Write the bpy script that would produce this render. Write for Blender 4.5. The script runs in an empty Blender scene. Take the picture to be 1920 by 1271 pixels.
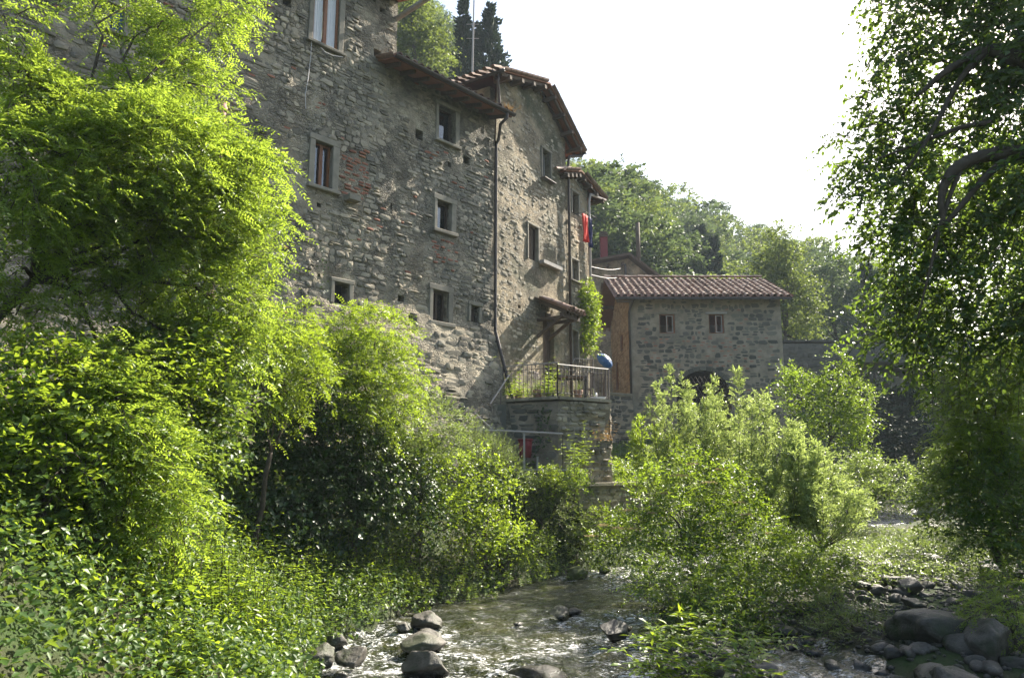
import bpy, bmesh, math, random
import numpy as np
from mathutils import Vector, noise

SC = bpy.context.scene
COL = SC.collection
PI = math.pi
R = random.Random(7)
NR = np.random.default_rng(7)

# ------------------------------------------------------------------ camera, sky, sun, exposure
F = 1400.0                                     # focal length in pixels of the 1920 px wide photograph
TILT = math.atan(244.5 / F)
cam = bpy.data.cameras.new('camera'); camo = bpy.data.objects.new('camera', cam); COL.objects.link(camo)
cam.sensor_width = 36; cam.lens = F / 1920 * 36; cam.clip_start = .1; cam.clip_end = 1500
camo.location = (0, 0, 0); camo.rotation_euler = (PI / 2 + TILT, 0, 0)
SC.camera = camo

SUN_AZ, SUN_EL = math.radians(45.5), math.radians(38)      # azimuth clockwise from +Y
world = bpy.data.worlds.new('World'); SC.world = world; world.use_nodes = True
wn = world.node_tree; wn.nodes.clear()
sky = wn.nodes.new('ShaderNodeTexSky'); sky.sky_type = 'NISHITA'; sky.sun_disc = False
sky.sun_elevation = SUN_EL; sky.sun_rotation = SUN_AZ; sky.air_density = 1.2; sky.dust_density = 2.5; sky.ozone_density = 1.0
bg = wn.nodes.new('ShaderNodeBackground'); bg.inputs[1].default_value = .075
wo = wn.nodes.new('ShaderNodeOutputWorld')
wn.links.new(sky.outputs[0], bg.inputs[0]); wn.links.new(bg.outputs[0], wo.inputs[0])
sl = bpy.data.lights.new('sun', 'SUN'); sl.energy = 5.0; sl.angle = math.radians(.5); sl.color = (1, .92, .78)
so = bpy.data.objects.new('sun', sl); COL.objects.link(so)
sd = Vector((math.sin(SUN_AZ) * math.cos(SUN_EL), math.cos(SUN_AZ) * math.cos(SUN_EL), math.sin(SUN_EL)))
so.rotation_euler = sd.to_track_quat('Z', 'Y').to_euler()
so.location = sd * 60
SC.view_settings.view_transform = 'Standard'; SC.view_settings.look = 'None'
SC.view_settings.exposure = 1.95; SC.view_settings.gamma = 1; SC.view_settings.use_curve_mapping = False
cy = SC.cycles
cy.max_bounces = 5; cy.diffuse_bounces = 2; cy.glossy_bounces = 2; cy.transmission_bounces = 5
cy.transparent_max_bounces = 6; cy.volume_bounces = 1
cy.caustics_reflective = False; cy.caustics_refractive = False
cy.sample_clamp_indirect = 6; cy.use_denoising = True; cy.use_adaptive_sampling = True; cy.adaptive_threshold = .02

# ------------------------------------------------------------------ measuring helpers
def ray(px, py):
    u = (px - 960) / F; v = (635.5 - py) / F
    return (u, math.cos(TILT) - v * math.sin(TILT), math.sin(TILT) + v * math.cos(TILT))
def on_y(px, py, Y):
    r = ray(px, py); t = Y / r[1]
    return Vector((t * r[0], Y, t * r[2]))
def on_z(px, py, z):
    r = ray(px, py); t = z / r[2]
    return Vector((t * r[0], t * r[1], z))
class Facade:
    """a vertical plane: local x along the wall away from the viewer, y into the wall, z up"""
    def __init__(self, P0, deg):
        th = math.radians(deg); self.P0 = Vector((P0[0], P0[1], 0)); self.d = Vector((math.sin(th), math.cos(th), 0))
        self.n = Vector((self.d.y, -self.d.x, 0)); self.rz = math.atan2(self.d.y, self.d.x)
    def sz(self, px, py, off=0.0):
        P = self.P0 - self.n * off; r = Vector(ray(px, py)); t = P.dot(self.n) / r.dot(self.n); X = r * t
        return (X - P).dot(self.d), X.z
    def w(self, s, y, z):
        return self.P0 + self.d * s - self.n * y + Vector((0, 0, z))

def nz(x, y, z=0.0, sc=1.0):
    return noise.noise(Vector((x * sc, y * sc, z * sc)))

# ------------------------------------------------------------------ things, parts, tags
def tag(o, label=None, cat=None, group=None, kind=None):
    if label: o['label'] = label
    if cat: o['category'] = cat
    if group: o['group'] = group
    if kind: o['kind'] = kind
    return o
def thing(name, label, cat, loc=(0, 0, 0), rz=0.0, group=None):
    o = bpy.data.objects.new(name, None); COL.objects.link(o); o.empty_display_size = .2
    o.location = loc; o.rotation_euler = (0, 0, rz)
    return tag(o, label, cat, group)
def link(name, me, mat, parent=None, label=None):
    if mat is not None:
        me.materials.clear(); me.materials.append(mat)
    o = bpy.data.objects.new(name, me); COL.objects.link(o)
    if parent is not None: o.parent = parent
    if label: o['label'] = label
    return o
def copy_tree(o, parent=None):
    c = o.copy(); COL.objects.link(c)
    if parent is not None: c.parent = parent
    for ch in list(o.children): copy_tree(ch, c)
    return c

def raw_mesh(name, V, Fc, tone=None, smooth=False):
    """V (n,3) array, Fc (m,k) index array"""
    V = np.asarray(V, dtype=np.float32); Fc = np.asarray(Fc, dtype=np.int32)
    me = bpy.data.meshes.new(name); m, k = Fc.shape
    me.vertices.add(len(V)); me.vertices.foreach_set('co', V.ravel())
    me.loops.add(m * k); me.loops.foreach_set('vertex_index', Fc.ravel())
    me.polygons.add(m); me.polygons.foreach_set('loop_start', np.arange(0, m * k, k, dtype=np.int32))
    if smooth: me.polygons.foreach_set('use_smooth', np.ones(m, dtype=bool))
    if tone is not None:
        a = me.attributes.new('tone', 'FLOAT', 'FACE'); a.data.foreach_set('value', np.asarray(tone, dtype=np.float32))
    me.update(calc_edges=True)
    return me

class MB:
    """collects shapes for ONE mesh"""
    def __init__(s): s.v = []; s.f = []; s.t = []
    def add(s, vs, fs, tone=.5):
        b = len(s.v); s.v += [tuple(v) for v in vs]; s.f += [tuple(b + i for i in f) for f in fs]; s.t += [tone] * len(fs); return s
    def box(s, c, size, rz=0.0, ax=None, tone=.5, taper=1.0):
        hx, hy, hz = size[0] / 2, size[1] / 2, size[2] / 2
        if ax is None: ax = (Vector((math.cos(rz), math.sin(rz), 0)), Vector((-math.sin(rz), math.cos(rz), 0)), Vector((0, 0, 1)))
        vs = []
        for k in (-1, 1):
            q = taper if k > 0 else 1.0
            for i, j in ((-1, -1), (1, -1), (1, 1), (-1, 1)): vs.append(Vector(c) + ax[0] * hx * i * q + ax[1] * hy * j * q + ax[2] * hz * k)
        return s.add(vs, [(3, 2, 1, 0), (4, 5, 6, 7), (0, 1, 5, 4), (1, 2, 6, 5), (2, 3, 7, 6), (3, 0, 4, 7)], tone)
    def beam(s, a, b, w, h, tone=.5):
        a, b = Vector(a), Vector(b); d = (b - a); L = d.length; d = d / L
        up = Vector((0, 0, 1)) if abs(d.z) < .95 else Vector((0, 1, 0))
        x = d.cross(up).normalized(); u = x.cross(d)
        return s.box((a + b) / 2, (w, L, h), ax=(x, d, u), tone=tone)
    def tube(s, pts, rad, n=6, tone=.5, cap=True):
        pts = [Vector(p) for p in pts]; m = len(pts)
        if not hasattr(rad, '__len__'): rad = [rad] * m
        vs = []; prev = None
        for i, p in enumerate(pts):
            d = (pts[min(i + 1, m - 1)] - pts[max(i - 1, 0)]).normalized()
            if prev is None:
                prev = d.cross(Vector((0, 0, 1)) if abs(d.z) < .9 else Vector((1, 0, 0))).normalized()
            x = (prev - d * prev.dot(d)); x = x.normalized() if x.length > 1e-6 else prev; prev = x; y = d.cross(x)
            for k in range(n):
                a = 2 * PI * k / n; vs.append(p + x * math.cos(a) * rad[i] + y * math.sin(a) * rad[i])
        fs = [(i * n + k, i * n + (k + 1) % n, (i + 1) * n + (k + 1) % n, (i + 1) * n + k) for i in range(m - 1) for k in range(n)]
        if cap: fs += [tuple(range(n - 1, -1, -1)), tuple(range((m - 1) * n, m * n))]
        return s.add(vs, fs, tone)
    def mesh(s, name, smooth=False):
        me = bpy.data.meshes.new(name); me.from_pydata(s.v, [], s.f)
        a = me.attributes.new('tone', 'FLOAT', 'FACE'); a.data.foreach_set('value', s.t)
        if smooth: me.polygons.foreach_set('use_smooth', [True] * len(s.f))
        me.update(); return me
    def build(s, name, mat, parent=None, smooth=False, label=None):
        return link(name, s.mesh(name, smooth), mat, parent, label)

# ------------------------------------------------------------------ materials
def _nt(name):
    m = bpy.data.materials.new(name); m.use_nodes = True; n = m.node_tree; n.nodes.clear()
    out = n.nodes.new('ShaderNodeOutputMaterial'); return m, n, out
def _ramp(n, fac, cols):
    r = n.nodes.new('ShaderNodeValToRGB'); e = r.color_ramp.elements
    while len(e) < len(cols): e.new(.5)
    for i, (p, c) in enumerate(cols): e[i].position = p; e[i].color = (*c, 1)
    n.links.new(fac, r.inputs[0]); return r.outputs[0]
def _noise(n, co, scale, detail=5, rough=.6, dist=0.0):
    t = n.nodes.new('ShaderNodeTexNoise'); t.inputs['Scale'].default_value = scale; t.inputs['Detail'].default_value = detail
    t.inputs['Roughness'].default_value = rough; t.inputs['Distortion'].default_value = dist
    n.links.new(co, t.inputs['Vector']); return t.outputs['Fac']
def _math(n, op, a, b):
    t = n.nodes.new('ShaderNodeMath'); t.operation = op
    for i, q in enumerate((a, b)):
        if isinstance(q, (int, float)): t.inputs[i].default_value = q
        else: n.links.new(q, t.inputs[i])
    return t.outputs[0]
def _mix(n, fac, a, b, mode='MIX'):
    t = n.nodes.new('ShaderNodeMix'); t.data_type = 'RGBA'; t.blend_type = mode
    for k, q in ((0, fac), (6, a), (7, b)):
        if isinstance(q, (int, float)): t.inputs[k].default_value = q
        elif isinstance(q, tuple): t.inputs[k].default_value = (*q, 1)
        else: n.links.new(q, t.inputs[k])
    return t.outputs[2]

def surf(name, cols, scale=3.0, tone=.6, rough=.85, bump=.3, bscale=30.0, stain=None, stain_scale=.6, stain_amt=(.5, .7), cells=0, metal=0.0, spec=.3, bdist=.02, wet=None, patch=0):
    """colour ramp driven by the per-face 'tone' and by noise; optional stains/moss on top; fine bump"""
    m, n, out = _nt(name)
    g = n.nodes.new('ShaderNodeNewGeometry'); P = g.outputs['Position']
    n1 = _noise(n, P, scale, 6, .65)
    at = n.nodes.new('ShaderNodeAttribute'); at.attribute_name = 'tone'
    f = _math(n, 'ADD', _math(n, 'MULTIPLY', at.outputs['Fac'], tone), _math(n, 'MULTIPLY', _math(n, 'SUBTRACT', _math(n, 'MULTIPLY', n1, 2.0), .5), 1 - tone))
    c = _ramp(n, f, cols)
    hgt = None
    if patch:                                  # weathering over metres: pale and dirty, warm and cool areas
        c = _mix(n, 1.0, c, _ramp(n, _noise(n, P, patch, 6, .7, .5), [(.30, (.55, .55, .52)), (.48, (.9, .88, .84)), (.60, (1.12, 1.06, .96)), (.72, (1.4, 1.32, 1.18))]), 'MULTIPLY')
    if cells:                                   # small rubble showing through the mortar
        sc_ = n.nodes.new('ShaderNodeVectorMath'); sc_.operation = 'MULTIPLY'; sc_.inputs[1].default_value = (1, 1, 1.9); n.links.new(P, sc_.inputs[0])
        ad = n.nodes.new('ShaderNodeTexNoise'); ad.inputs['Scale'].default_value = 3; n.links.new(P, ad.inputs['Vector'])
        v2 = n.nodes.new('ShaderNodeVectorMath'); v2.operation = 'MULTIPLY_ADD'; v2.inputs[1].default_value = (.25, .25, .25); n.links.new(ad.outputs['Color'], v2.inputs[0]); n.links.new(sc_.outputs[0], v2.inputs[2])
        vo = n.nodes.new('ShaderNodeTexVoronoi'); vo.feature = 'DISTANCE_TO_EDGE'; vo.inputs['Scale'].default_value = cells; n.links.new(v2.outputs[0], vo.inputs['Vector'])
        vc = n.nodes.new('ShaderNodeTexVoronoi'); vc.inputs['Scale'].default_value = cells; n.links.new(v2.outputs[0], vc.inputs['Vector'])
        sp = n.nodes.new('ShaderNodeSeparateColor'); n.links.new(vc.outputs['Color'], sp.inputs[0])
        mr = n.nodes.new('ShaderNodeMapRange'); mr.inputs[2].default_value = .14; n.links.new(vo.outputs['Distance'], mr.inputs[0])
        msk = _noise(n, P, 1.1, 4); mk = n.nodes.new('ShaderNodeMapRange'); mk.inputs[1].default_value = .36; mk.inputs[2].default_value = .52; n.links.new(msk, mk.inputs[0])
        g_ = _math(n, 'ADD', .55, _math(n, 'MULTIPLY', sp.outputs[0], .75)); cc_ = n.nodes.new('ShaderNodeCombineColor')
        for q in range(3): n.links.new(g_, cc_.inputs[q])
        c = _mix(n, _math(n, 'MULTIPLY', mk.outputs[0], .8), c, _mix(n, 1.0, c, cc_.outputs[0], 'MULTIPLY'))
        hgt = _math(n, 'MULTIPLY', _math(n, 'MINIMUM', _math(n, 'MULTIPLY', vo.outputs['Distance'], 6.0), 1.0), mk.outputs[0])
    if stain:
        n2 = _noise(n, P, stain_scale, 6, .7, .4)
        mr = n.nodes.new('ShaderNodeMapRange'); mr.inputs[1].default_value = stain_amt[0]; mr.inputs[2].default_value = stain_amt[1]
        n.links.new(n2, mr.inputs[0]); c = _mix(n, mr.outputs[0], c, stain)
    b = n.nodes.new('ShaderNodeBsdfPrincipled'); b.inputs['Roughness'].default_value = rough
    if wet:                                    # the wet band just above the water line
        sx = n.nodes.new('ShaderNodeSeparateXYZ'); n.links.new(P, sx.inputs[0]); wm = n.nodes.new('ShaderNodeMapRange')
        wm.inputs[1].default_value = wet[0] + wet[1] * .6; wm.inputs[2].default_value = wet[0] + wet[1] * 1.4; wm.inputs[3].default_value = 1; wm.inputs[4].default_value = 0
        n.links.new(_math(n, 'ADD', sx.outputs[2], _math(n, 'MULTIPLY', _math(n, 'SUBTRACT', n1, .5), .12)), wm.inputs[0])
        c = _mix(n, wm.outputs[0], c, _mix(n, 1.0, c, (.42, .42, .40), 'MULTIPLY'))
        n.links.new(_math(n, 'SUBTRACT', rough, _math(n, 'MULTIPLY', wm.outputs[0], rough - .15)), b.inputs['Roughness'])
    n.links.new(c, b.inputs['Base Color'])
    b.inputs['Metallic'].default_value = metal; b.inputs['Specular IOR Level'].default_value = spec
    if bump:
        bp = n.nodes.new('ShaderNodeBump'); bp.inputs['Strength'].default_value = bump; bp.inputs['Distance'].default_value = bdist
        hh = _noise(n, P, bscale, 6, .7)
        if hgt is not None: hh = _math(n, 'ADD', hh, hgt)
        n.links.new(hh, bp.inputs['Height']); n.links.new(bp.outputs[0], b.inputs['Normal'])
    n.links.new(b.outputs[0], out.inputs[0]); return m

def leafmat(name, dark, light, tr, mix=.45, rough=.42, spec=.5):
    """thin leaf: reflects one green, lets a yellower green through"""
    m, n, out = _nt(name)
    at = n.nodes.new('ShaderNodeAttribute'); at.attribute_name = 'tone'
    g = n.nodes.new('ShaderNodeNewGeometry')
    n1 = _noise(n, g.outputs['Position'], .9, 3)
    f = _math(n, 'ADD', _math(n, 'MULTIPLY', at.outputs['Fac'], .75), _math(n, 'MULTIPLY', _math(n, 'SUBTRACT', n1, .3), .5))
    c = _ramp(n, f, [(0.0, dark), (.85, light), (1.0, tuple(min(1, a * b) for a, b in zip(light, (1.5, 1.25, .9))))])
    k = tuple(x * .38 for x in tr)
    c2 = _ramp(n, f, [(0.0, k), (.9, tr)])
    b = n.nodes.new('ShaderNodeBsdfPrincipled'); n.links.new(c, b.inputs['Base Color']); b.inputs['Roughness'].default_value = rough
    b.inputs['Specular IOR Level'].default_value = spec
    t = n.nodes.new('ShaderNodeBsdfTranslucent'); n.links.new(c2, t.inputs[0])
    mx = n.nodes.new('ShaderNodeMixShader'); mx.inputs[0].default_value = mix
    n.links.new(b.outputs[0], mx.inputs[1]); n.links.new(t.outputs[0], mx.inputs[2]); n.links.new(mx.outputs[0], out.inputs[0]); return m

M = {}
W_LEVEL = -2.6
M['stone'] = surf('rubble_stone', [(0, (.09, .084, .074)), (.3, (.18, .167, .14)), (.55, (.29, .265, .22)), (.8, (.39, .355, .29)), (1, (.50, .455, .37))], 5, .72, .9, .7, 28, (.10, .10, .09), .9, (.55, .72), patch=.42)
M['mortar'] = surf('lime_mortar', [(0, (.12, .108, .088)), (.4, (.26, .235, .19)), (.7, (.39, .355, .285)), (1, (.49, .445, .36))], 1.3, .0, .95, 1.0, 22, (.085, .085, .07), .5, (.5, .72), bdist=.04, cells=9.0, patch=.42)
M['plaster'] = surf('old_plaster', [(0, (.18, .155, .115)), (.45, (.31, .265, .195)), (1, (.43, .375, .28))], 1.6, .0, .95, .9, 14, (.11, .12, .075), .55, (.5, .7), bdist=.04, cells=13.0, patch=.5)
M['mill_stone'] = surf('mill_stone', [(0, (.045, .046, .04)), (.45, (.09, .088, .074)), (.8, (.15, .14, .115)), (1, (.21, .19, .15))], 5, .75, .9, .6, 25)
M['mill_mortar'] = surf('mill_mortar', [(0, (.17, .145, .115)), (.5, (.28, .24, .185)), (1, (.38, .33, .26))], 2, .0, .95, .9, 20, (.12, .105, .09), .8, (.5, .75), bdist=.04)
M['frame_stone'] = surf('dressed_stone', [(0, (.12, .108, .085)), (.5, (.22, .20, .16)), (1, (.32, .29, .235))], 4, .3, .85, .3, 40)
M['brick'] = surf('old_brick', [(0, (.20, .085, .055)), (.5, (.30, .13, .085)), (1, (.38, .20, .13))], 9, .7, .9, .5, 40)
M['bounce_warm'] = surf('ochre_stone', [(0, (.26, .14, .07)), (.5, (.45, .26, .135)), (1, (.60, .39, .22))], 4, .7, .9, .7, 20)  # orange carries the warm light bounced onto the mill gable
M['rock'] = surf('river_rock', [(0, (.028, .025, .02)), (.5, (.065, .057, .046)), (1, (.15, .135, .112))], 6, .35, .6, .9, 17, (.035, .042, .018), 2.2, (.5, .62), spec=.5, bdist=.03, wet=(W_LEVEL, .10))
M['mossy'] = surf('mossy_rock', [(0, (.05, .06, .02)), (.5, (.08, .10, .03)), (1, (.14, .13, .08))], 3, .3, .9, .6, 20)
M['tile'] = surf('terracotta_tile', [(0, (.085, .058, .046)), (.35, (.19, .12, .09)), (.65, (.30, .205, .16)), (1, (.50, .40, .33))], 8, .75, .85, .4, 40, (.10, .085, .07), 2.5, (.55, .7))
M['soffit'] = surf('soffit_tile', [(0, (.12, .055, .035)), (.5, (.22, .10, .06)), (1, (.33, .17, .10))], 6, .7, .9, .3, 30)
M['wood'] = surf('weathered_wood', [(0, (.045, .03, .022)), (.5, (.085, .06, .042)), (1, (.15, .115, .085))], 12, .6, .85, .4, 50)
M['brownwood'] = surf('varnished_wood', [(0, (.13, .05, .022)), (.5, (.21, .085, .035)), (1, (.30, .13, .055))], 14, .5, .5, .2, 60)
M['greywood'] = surf('grey_wood', [(0, (.20, .18, .17)), (.5, (.30, .28, .26)), (1, (.42, .39, .36))], 10, .5, .8, .3, 50)
M['copper'] = surf('dark_gutter_metal', [(0, (.028, .022, .02)), (.5, (.05, .038, .032)), (1, (.085, .06, .05))], 8, .5, .45, .1, 40, metal=.3, spec=.5)
M['iron'] = surf('rusty_iron', [(0, (.06, .05, .045)), (.5, (.12, .10, .09)), (1, (.20, .17, .15))], 20, .5, .6, .2, 60)
M['rail'] = surf('pale_rail_metal', [(0, (.28, .25, .24)), (.5, (.38, .33, .31)), (1, (.48, .42, .38))], 15, .5, .5, .1, 60, spec=.5)
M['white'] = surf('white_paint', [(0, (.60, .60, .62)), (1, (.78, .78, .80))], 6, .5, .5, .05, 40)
M['curtain'] = surf('pale_curtain', [(0, (.55, .53, .62)), (1, (.75, .72, .80))], 5, .5, .9, .2, 20)
M['blue'] = surf('blue_plastic', [(0, (.015, .05, .16)), (1, (.03, .12, .30))], 7, .5, .5, .3, 20)
M['red'] = surf('red_cloth', [(0, (.55, .03, .02)), (1, (.80, .09, .06))], 7, .5, .8, .3, 20)
M['navy'] = surf('navy_cloth', [(0, (.008, .01, .05)), (1, (.02, .025, .10))], 7, .5, .8, .3, 20)
M['redpaint'] = surf('dull_red_paint', [(0, (.13, .018, .022)), (1, (.20, .028, .032))], 7, .5, .7, .2, 30)
M['terracotta'] = surf('terracotta_pipe', [(0, (.26, .14, .12)), (1, (.38, .22, .19))], 7, .5, .8, .2, 30)
M['cable'] = surf('pale_cable', [(0, (.45, .42, .42)), (1, (.6, .57, .57))], 7, .5, .6, 0)
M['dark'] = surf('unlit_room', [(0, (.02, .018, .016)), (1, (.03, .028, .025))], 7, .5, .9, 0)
M['bark'] = surf('bark', [(0, (.035, .028, .02)), (.5, (.07, .057, .042)), (1, (.13, .11, .085))], 9, .5, .9, .8, 30)
M['slate'] = surf('slate_sheet', [(0, (.06, .065, .085)), (1, (.11, .115, .14))], 5, .5, .6, .1, 20)
M['soil'] = surf('soil', [(0, (.03, .026, .016)), (.5, (.05, .048, .026)), (1, (.085, .085, .04))], 2, .0, .95, .8, 14, (.035, .06, .015), .5, (.42, .6), bdist=.06)
m, n, out = _nt('window_glass')
g = n.nodes.new('ShaderNodeBsdfGlossy'); g.inputs['Roughness'].default_value = .03; g.inputs[0].default_value = (.9, .9, .9, 1)
t = n.nodes.new('ShaderNodeBsdfTransparent'); t.inputs[0].default_value = (.75, .8, .78, 1)
fr = n.nodes.new('ShaderNodeFresnel'); fr.inputs[0].default_value = 1.7
fr.inputs[0].default_value = 2.2
mx = n.nodes.new('ShaderNodeMixShader'); n.links.new(fr.outputs[0], mx.inputs[0]); n.links.new(t.outputs[0], mx.inputs[1]); n.links.new(g.outputs[0], mx.inputs[2]); n.links.new(mx.outputs[0], out.inputs[0]); M['glass'] = m

LM = {}
W_LEVEL = -2.6
LM['locust'] = leafmat('locust_leaf', (.06, .12, .012), (.12, .20, .025), (.46, .62, .06), .52)
LM['maple'] = leafmat('yellow_green_leaf', (.05, .10, .012), (.12, .20, .022), (.46, .62, .04), .5)
LM['bramble'] = leafmat('bramble_leaf', (.03, .075, .015), (.09, .155, .032), (.32, .46, .045), .4, .46, .42)
LM['ivy'] = leafmat('ivy_leaf', (.018, .045, .012), (.045, .085, .02), (.12, .2, .03), .25, .42, .4)
LM['willow'] = leafmat('willow_leaf', (.11, .17, .055), (.25, .33, .13), (.50, .62, .16), .46, .36, .7)
LM['elder'] = leafmat('elder_leaf', (.035, .085, .015), (.095, .165, .027), (.38, .54, .04), .44, .44, .45)
LM['walnut'] = leafmat('tall_tree_leaf', (.03, .065, .018), (.07, .12, .03), (.28, .42, .05), .42, .38, .5)
LM['herb'] = leafmat('herb_leaf', (.055, .095, .025), (.14, .19, .06), (.36, .48, .09), .42)
LM['hill'] = leafmat('hill_leaf', (.05, .08, .02), (.12, .16, .045), (.28, .36, .06), .4, .6, .3)
LM['hill_blue'] = leafmat('hill_leaf_grey', (.035, .06, .026), (.08, .115, .048), (.17, .24, .08), .35, .6, .3)
LM['conifer'] = leafmat('cypress_leaf', (.012, .028, .014), (.03, .055, .026), (.05, .08, .03), .15, .6, .3)
LM['flower'] = leafmat('faded_flower_head', (.32, .25, .10), (.50, .38, .2), (.5, .42, .22), .35, .8, .1)
LM['rust'] = leafmat('dry_leaf', (.12, .06, .02), (.26, .15, .04), (.5, .28, .06), .4)

def proj(P):
    d = P[1] * math.cos(TILT) + P[2] * math.sin(TILT); u = -P[1] * math.sin(TILT) + P[2] * math.cos(TILT)
    if d < .1: return (-999, -999, .1)
    return (960 + F * P[0] / d, 635.5 - F * u / d, d)

# ------------------------------------------------------------------ terrain and water
W = -2.6
YL = [-20, 8, 10, 11.65, 14.9, 19.7, 21.3, 26, 34, 42, 70, 140]; XL = [-2, -2.2, -2.4, -2.75, -1.5, 1.7, 3.4, 7.2, 13, 18, 31, 60]
YR = [-20, 8, 10, 14.3, 18, 21, 26, 34, 42, 70, 140]; XR = [1.2, 1.3, 1.5, 2.4, 3.9, 5.3, 9.2, 16.6, 24, 42, 90]
YB = [-20, 8, 12, 20, 34, 45, 70, 140]; XB = [7.6, 7.8, 8.6, 11.5, 23, 31, 50, 110]
HT_X = [-90, -60, -19, -5.6, 11, 22, 39, 48, 56, 80, 140]; HT_Z = [92, 84, 72, 58, 43, 38, 33, 29, 26, 20, 10]
def sstep(t): t = np.clip(t, 0, 1); return t * t * (3 - 2 * t)
_ph = NR.uniform(0, 6.28, 24); _fx = NR.normal(0, 1, 24); _fy = NR.normal(0, 1, 24)
def wob(x, y, sc=1.0):
    r = 0
    for k in range(10): r = r + np.sin(x * _fx[k] * sc + y * _fy[k] * sc + _ph[k])
    return r / 10
def ground(x, y):
    x = np.asarray(x, dtype=float); y = np.asarray(y, dtype=float)
    wl = wob(x, y, 1.7) * .25
    lx = np.interp(y, YL, XL); rx = np.interp(y, YR, XR); bx = np.interp(y, YB, XB)
    dl = lx - x + wl; dr = x - rx + wl
    q = (x + .55) * -.735 + (y - 22) * .678                       # distance behind the long facade
    z = np.full(np.broadcast(x, y).shape, W - .38) + wob(x, y, 3.1) * .06
    left = W - .25 + .55 * sstep(dl / .5) + 1.95 * sstep((dl - .3) / 2.3) + np.clip(.25 * (dl - 2.4), 0, 1.15) * (y < 20) + np.clip((y - 30) / 14, 0, 1) * 2.6 * sstep((dl - 1.5) / 6)
    z = np.where(dl > 0, np.maximum(z, left), z)
    bar = W - .12 + .34 * sstep(dr / .9) + wob(x, y, 2.3) * .10 + np.clip((y - 12) / 10, 0, 1) * .08 * sstep(dr / 2)
    pool = np.exp(-((x - 4.1) / .75) ** 2 - ((y - 10.6) / 1.6) ** 2) * .75 + np.exp(-((x - 5.0) / 1.2) ** 2 - ((y - 9.2) / .7) ** 2) * .5
    right = bar - pool + 3.6 * sstep((x - bx) / 8)
    z = np.where(dr > 0, np.maximum(z, right), z)
    H = np.interp(x, HT_X, HT_Z)
    hill = np.minimum(1.1 * np.clip(q - 9.5, 0, None), H) * (y > 24) * sstep((q - 9) / 2)
    ramp = np.clip((y - 58) / 62, 0, 1) ** 1.25 * H * (x < lx + 60)
    z = np.where((q > 9) | (y > 58), np.maximum(z, np.maximum(hill, ramp)), z)
    rh = np.clip((x - bx - 6) * .55, 0, 40) * sstep((y - 20) / 25)
    z = np.maximum(z, np.where(x > bx + 6, np.minimum(rh, 26) + z * 0, -99))
    return z
def gz(x, y): return float(ground(x, y))

def terrain(name, xs, ys, mat):
    X, Y = np.meshgrid(xs, ys); Z = ground(X, Y)
    V = np.stack([X, Y, Z], -1).reshape(-1, 3); nx = len(xs); ny = len(ys)
    i = (np.arange(ny - 1)[:, None] * nx + np.arange(nx - 1)[None]).ravel()
    me = raw_mesh(name, V, np.stack([i, i + 1, i + nx + 1, i + nx], 1), NR.uniform(.3, .7, len(i)), True)
    return tag(link(name, me, mat), kind='structure')
def axis(parts):
    out = []
    for a, b, st in parts: out += list(np.arange(a, b, st))
    return np.array(out + [parts[-1][1]])
terrain('ground', axis([(-700, -100, 60), (-100, -16, 4), (-16, 30, .22), (30, 120, 3), (120, 700, 60)]),
        axis([(-60, 4, 4), (4, 46, .22), (46, 160, 3), (160, 900, 70)]), M['soil'])

def water_mat():
    m, n, out = _nt('stream_water')
    g = n.nodes.new('ShaderNodeNewGeometry'); P = g.outputs['Position']
    b = n.nodes.new('ShaderNodeBsdfPrincipled')
    at = n.nodes.new('ShaderNodeAttribute'); at.attribute_name = 'foam_glint'
    # shallow clear water over a brown-green bed: colour of the bed scattered through the water
    c = _ramp(n, _noise(n, P, .9, 5, .6, .5), [(.3, (.008, .010, .003)), (.5, (.02, .024, .007)), (.7, (.05, .048, .017))])
    fm = n.nodes.new('ShaderNodeMapping'); fm.inputs['Rotation'].default_value = (0, 0, .5); fm.inputs['Scale'].default_value = (1.0, 2.6, 1.0); n.links.new(P, fm.inputs[0])
    fo = _math(n, 'ADD', _math(n, 'MULTIPLY', _noise(n, fm.outputs[0], 12, 4, .7, .6), .65), _math(n, 'MULTIPLY', _noise(n, P, 3.1, 3), .35))
    f = _math(n, 'MULTIPLY', at.outputs['Fac'], _math(n, 'MULTIPLY', _math(n, 'SUBTRACT', fo, .51), 15.0))
    cl = n.nodes.new('ShaderNodeClamp'); n.links.new(f, cl.inputs[0])
    n.links.new(_mix(n, cl.outputs[0], c, (.75, .76, .78)), b.inputs['Base Color'])  # white flecks: foam, plus sparkle painted into the water colour
    b.inputs['IOR'].default_value = 1.33; b.inputs['Specular IOR Level'].default_value = 1.0
    n.links.new(_math(n, 'ADD', .04, _math(n, 'MULTIPLY', cl.outputs[0], .4)), b.inputs['Roughness'])
    bp = n.nodes.new('ShaderNodeBump'); bp.inputs['Strength'].default_value = 1.0; bp.inputs['Distance'].default_value = .09
    h = _math(n, 'ADD', _math(n, 'MULTIPLY', _noise(n, P, 5.5, 3, .6, 1.2), 1.0), _math(n, 'MULTIPLY', _noise(n, P, 19, 3, .6, .8), .35))
    n.links.new(h, bp.inputs['Height']); n.links.new(bp.outputs[0], b.inputs['Normal'])
    n.links.new(b.outputs[0], out.inputs[0]); return m
M['water'] = water_mat()
ROCKS_IN = []     # filled from the photograph: px, py, width in px
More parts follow.
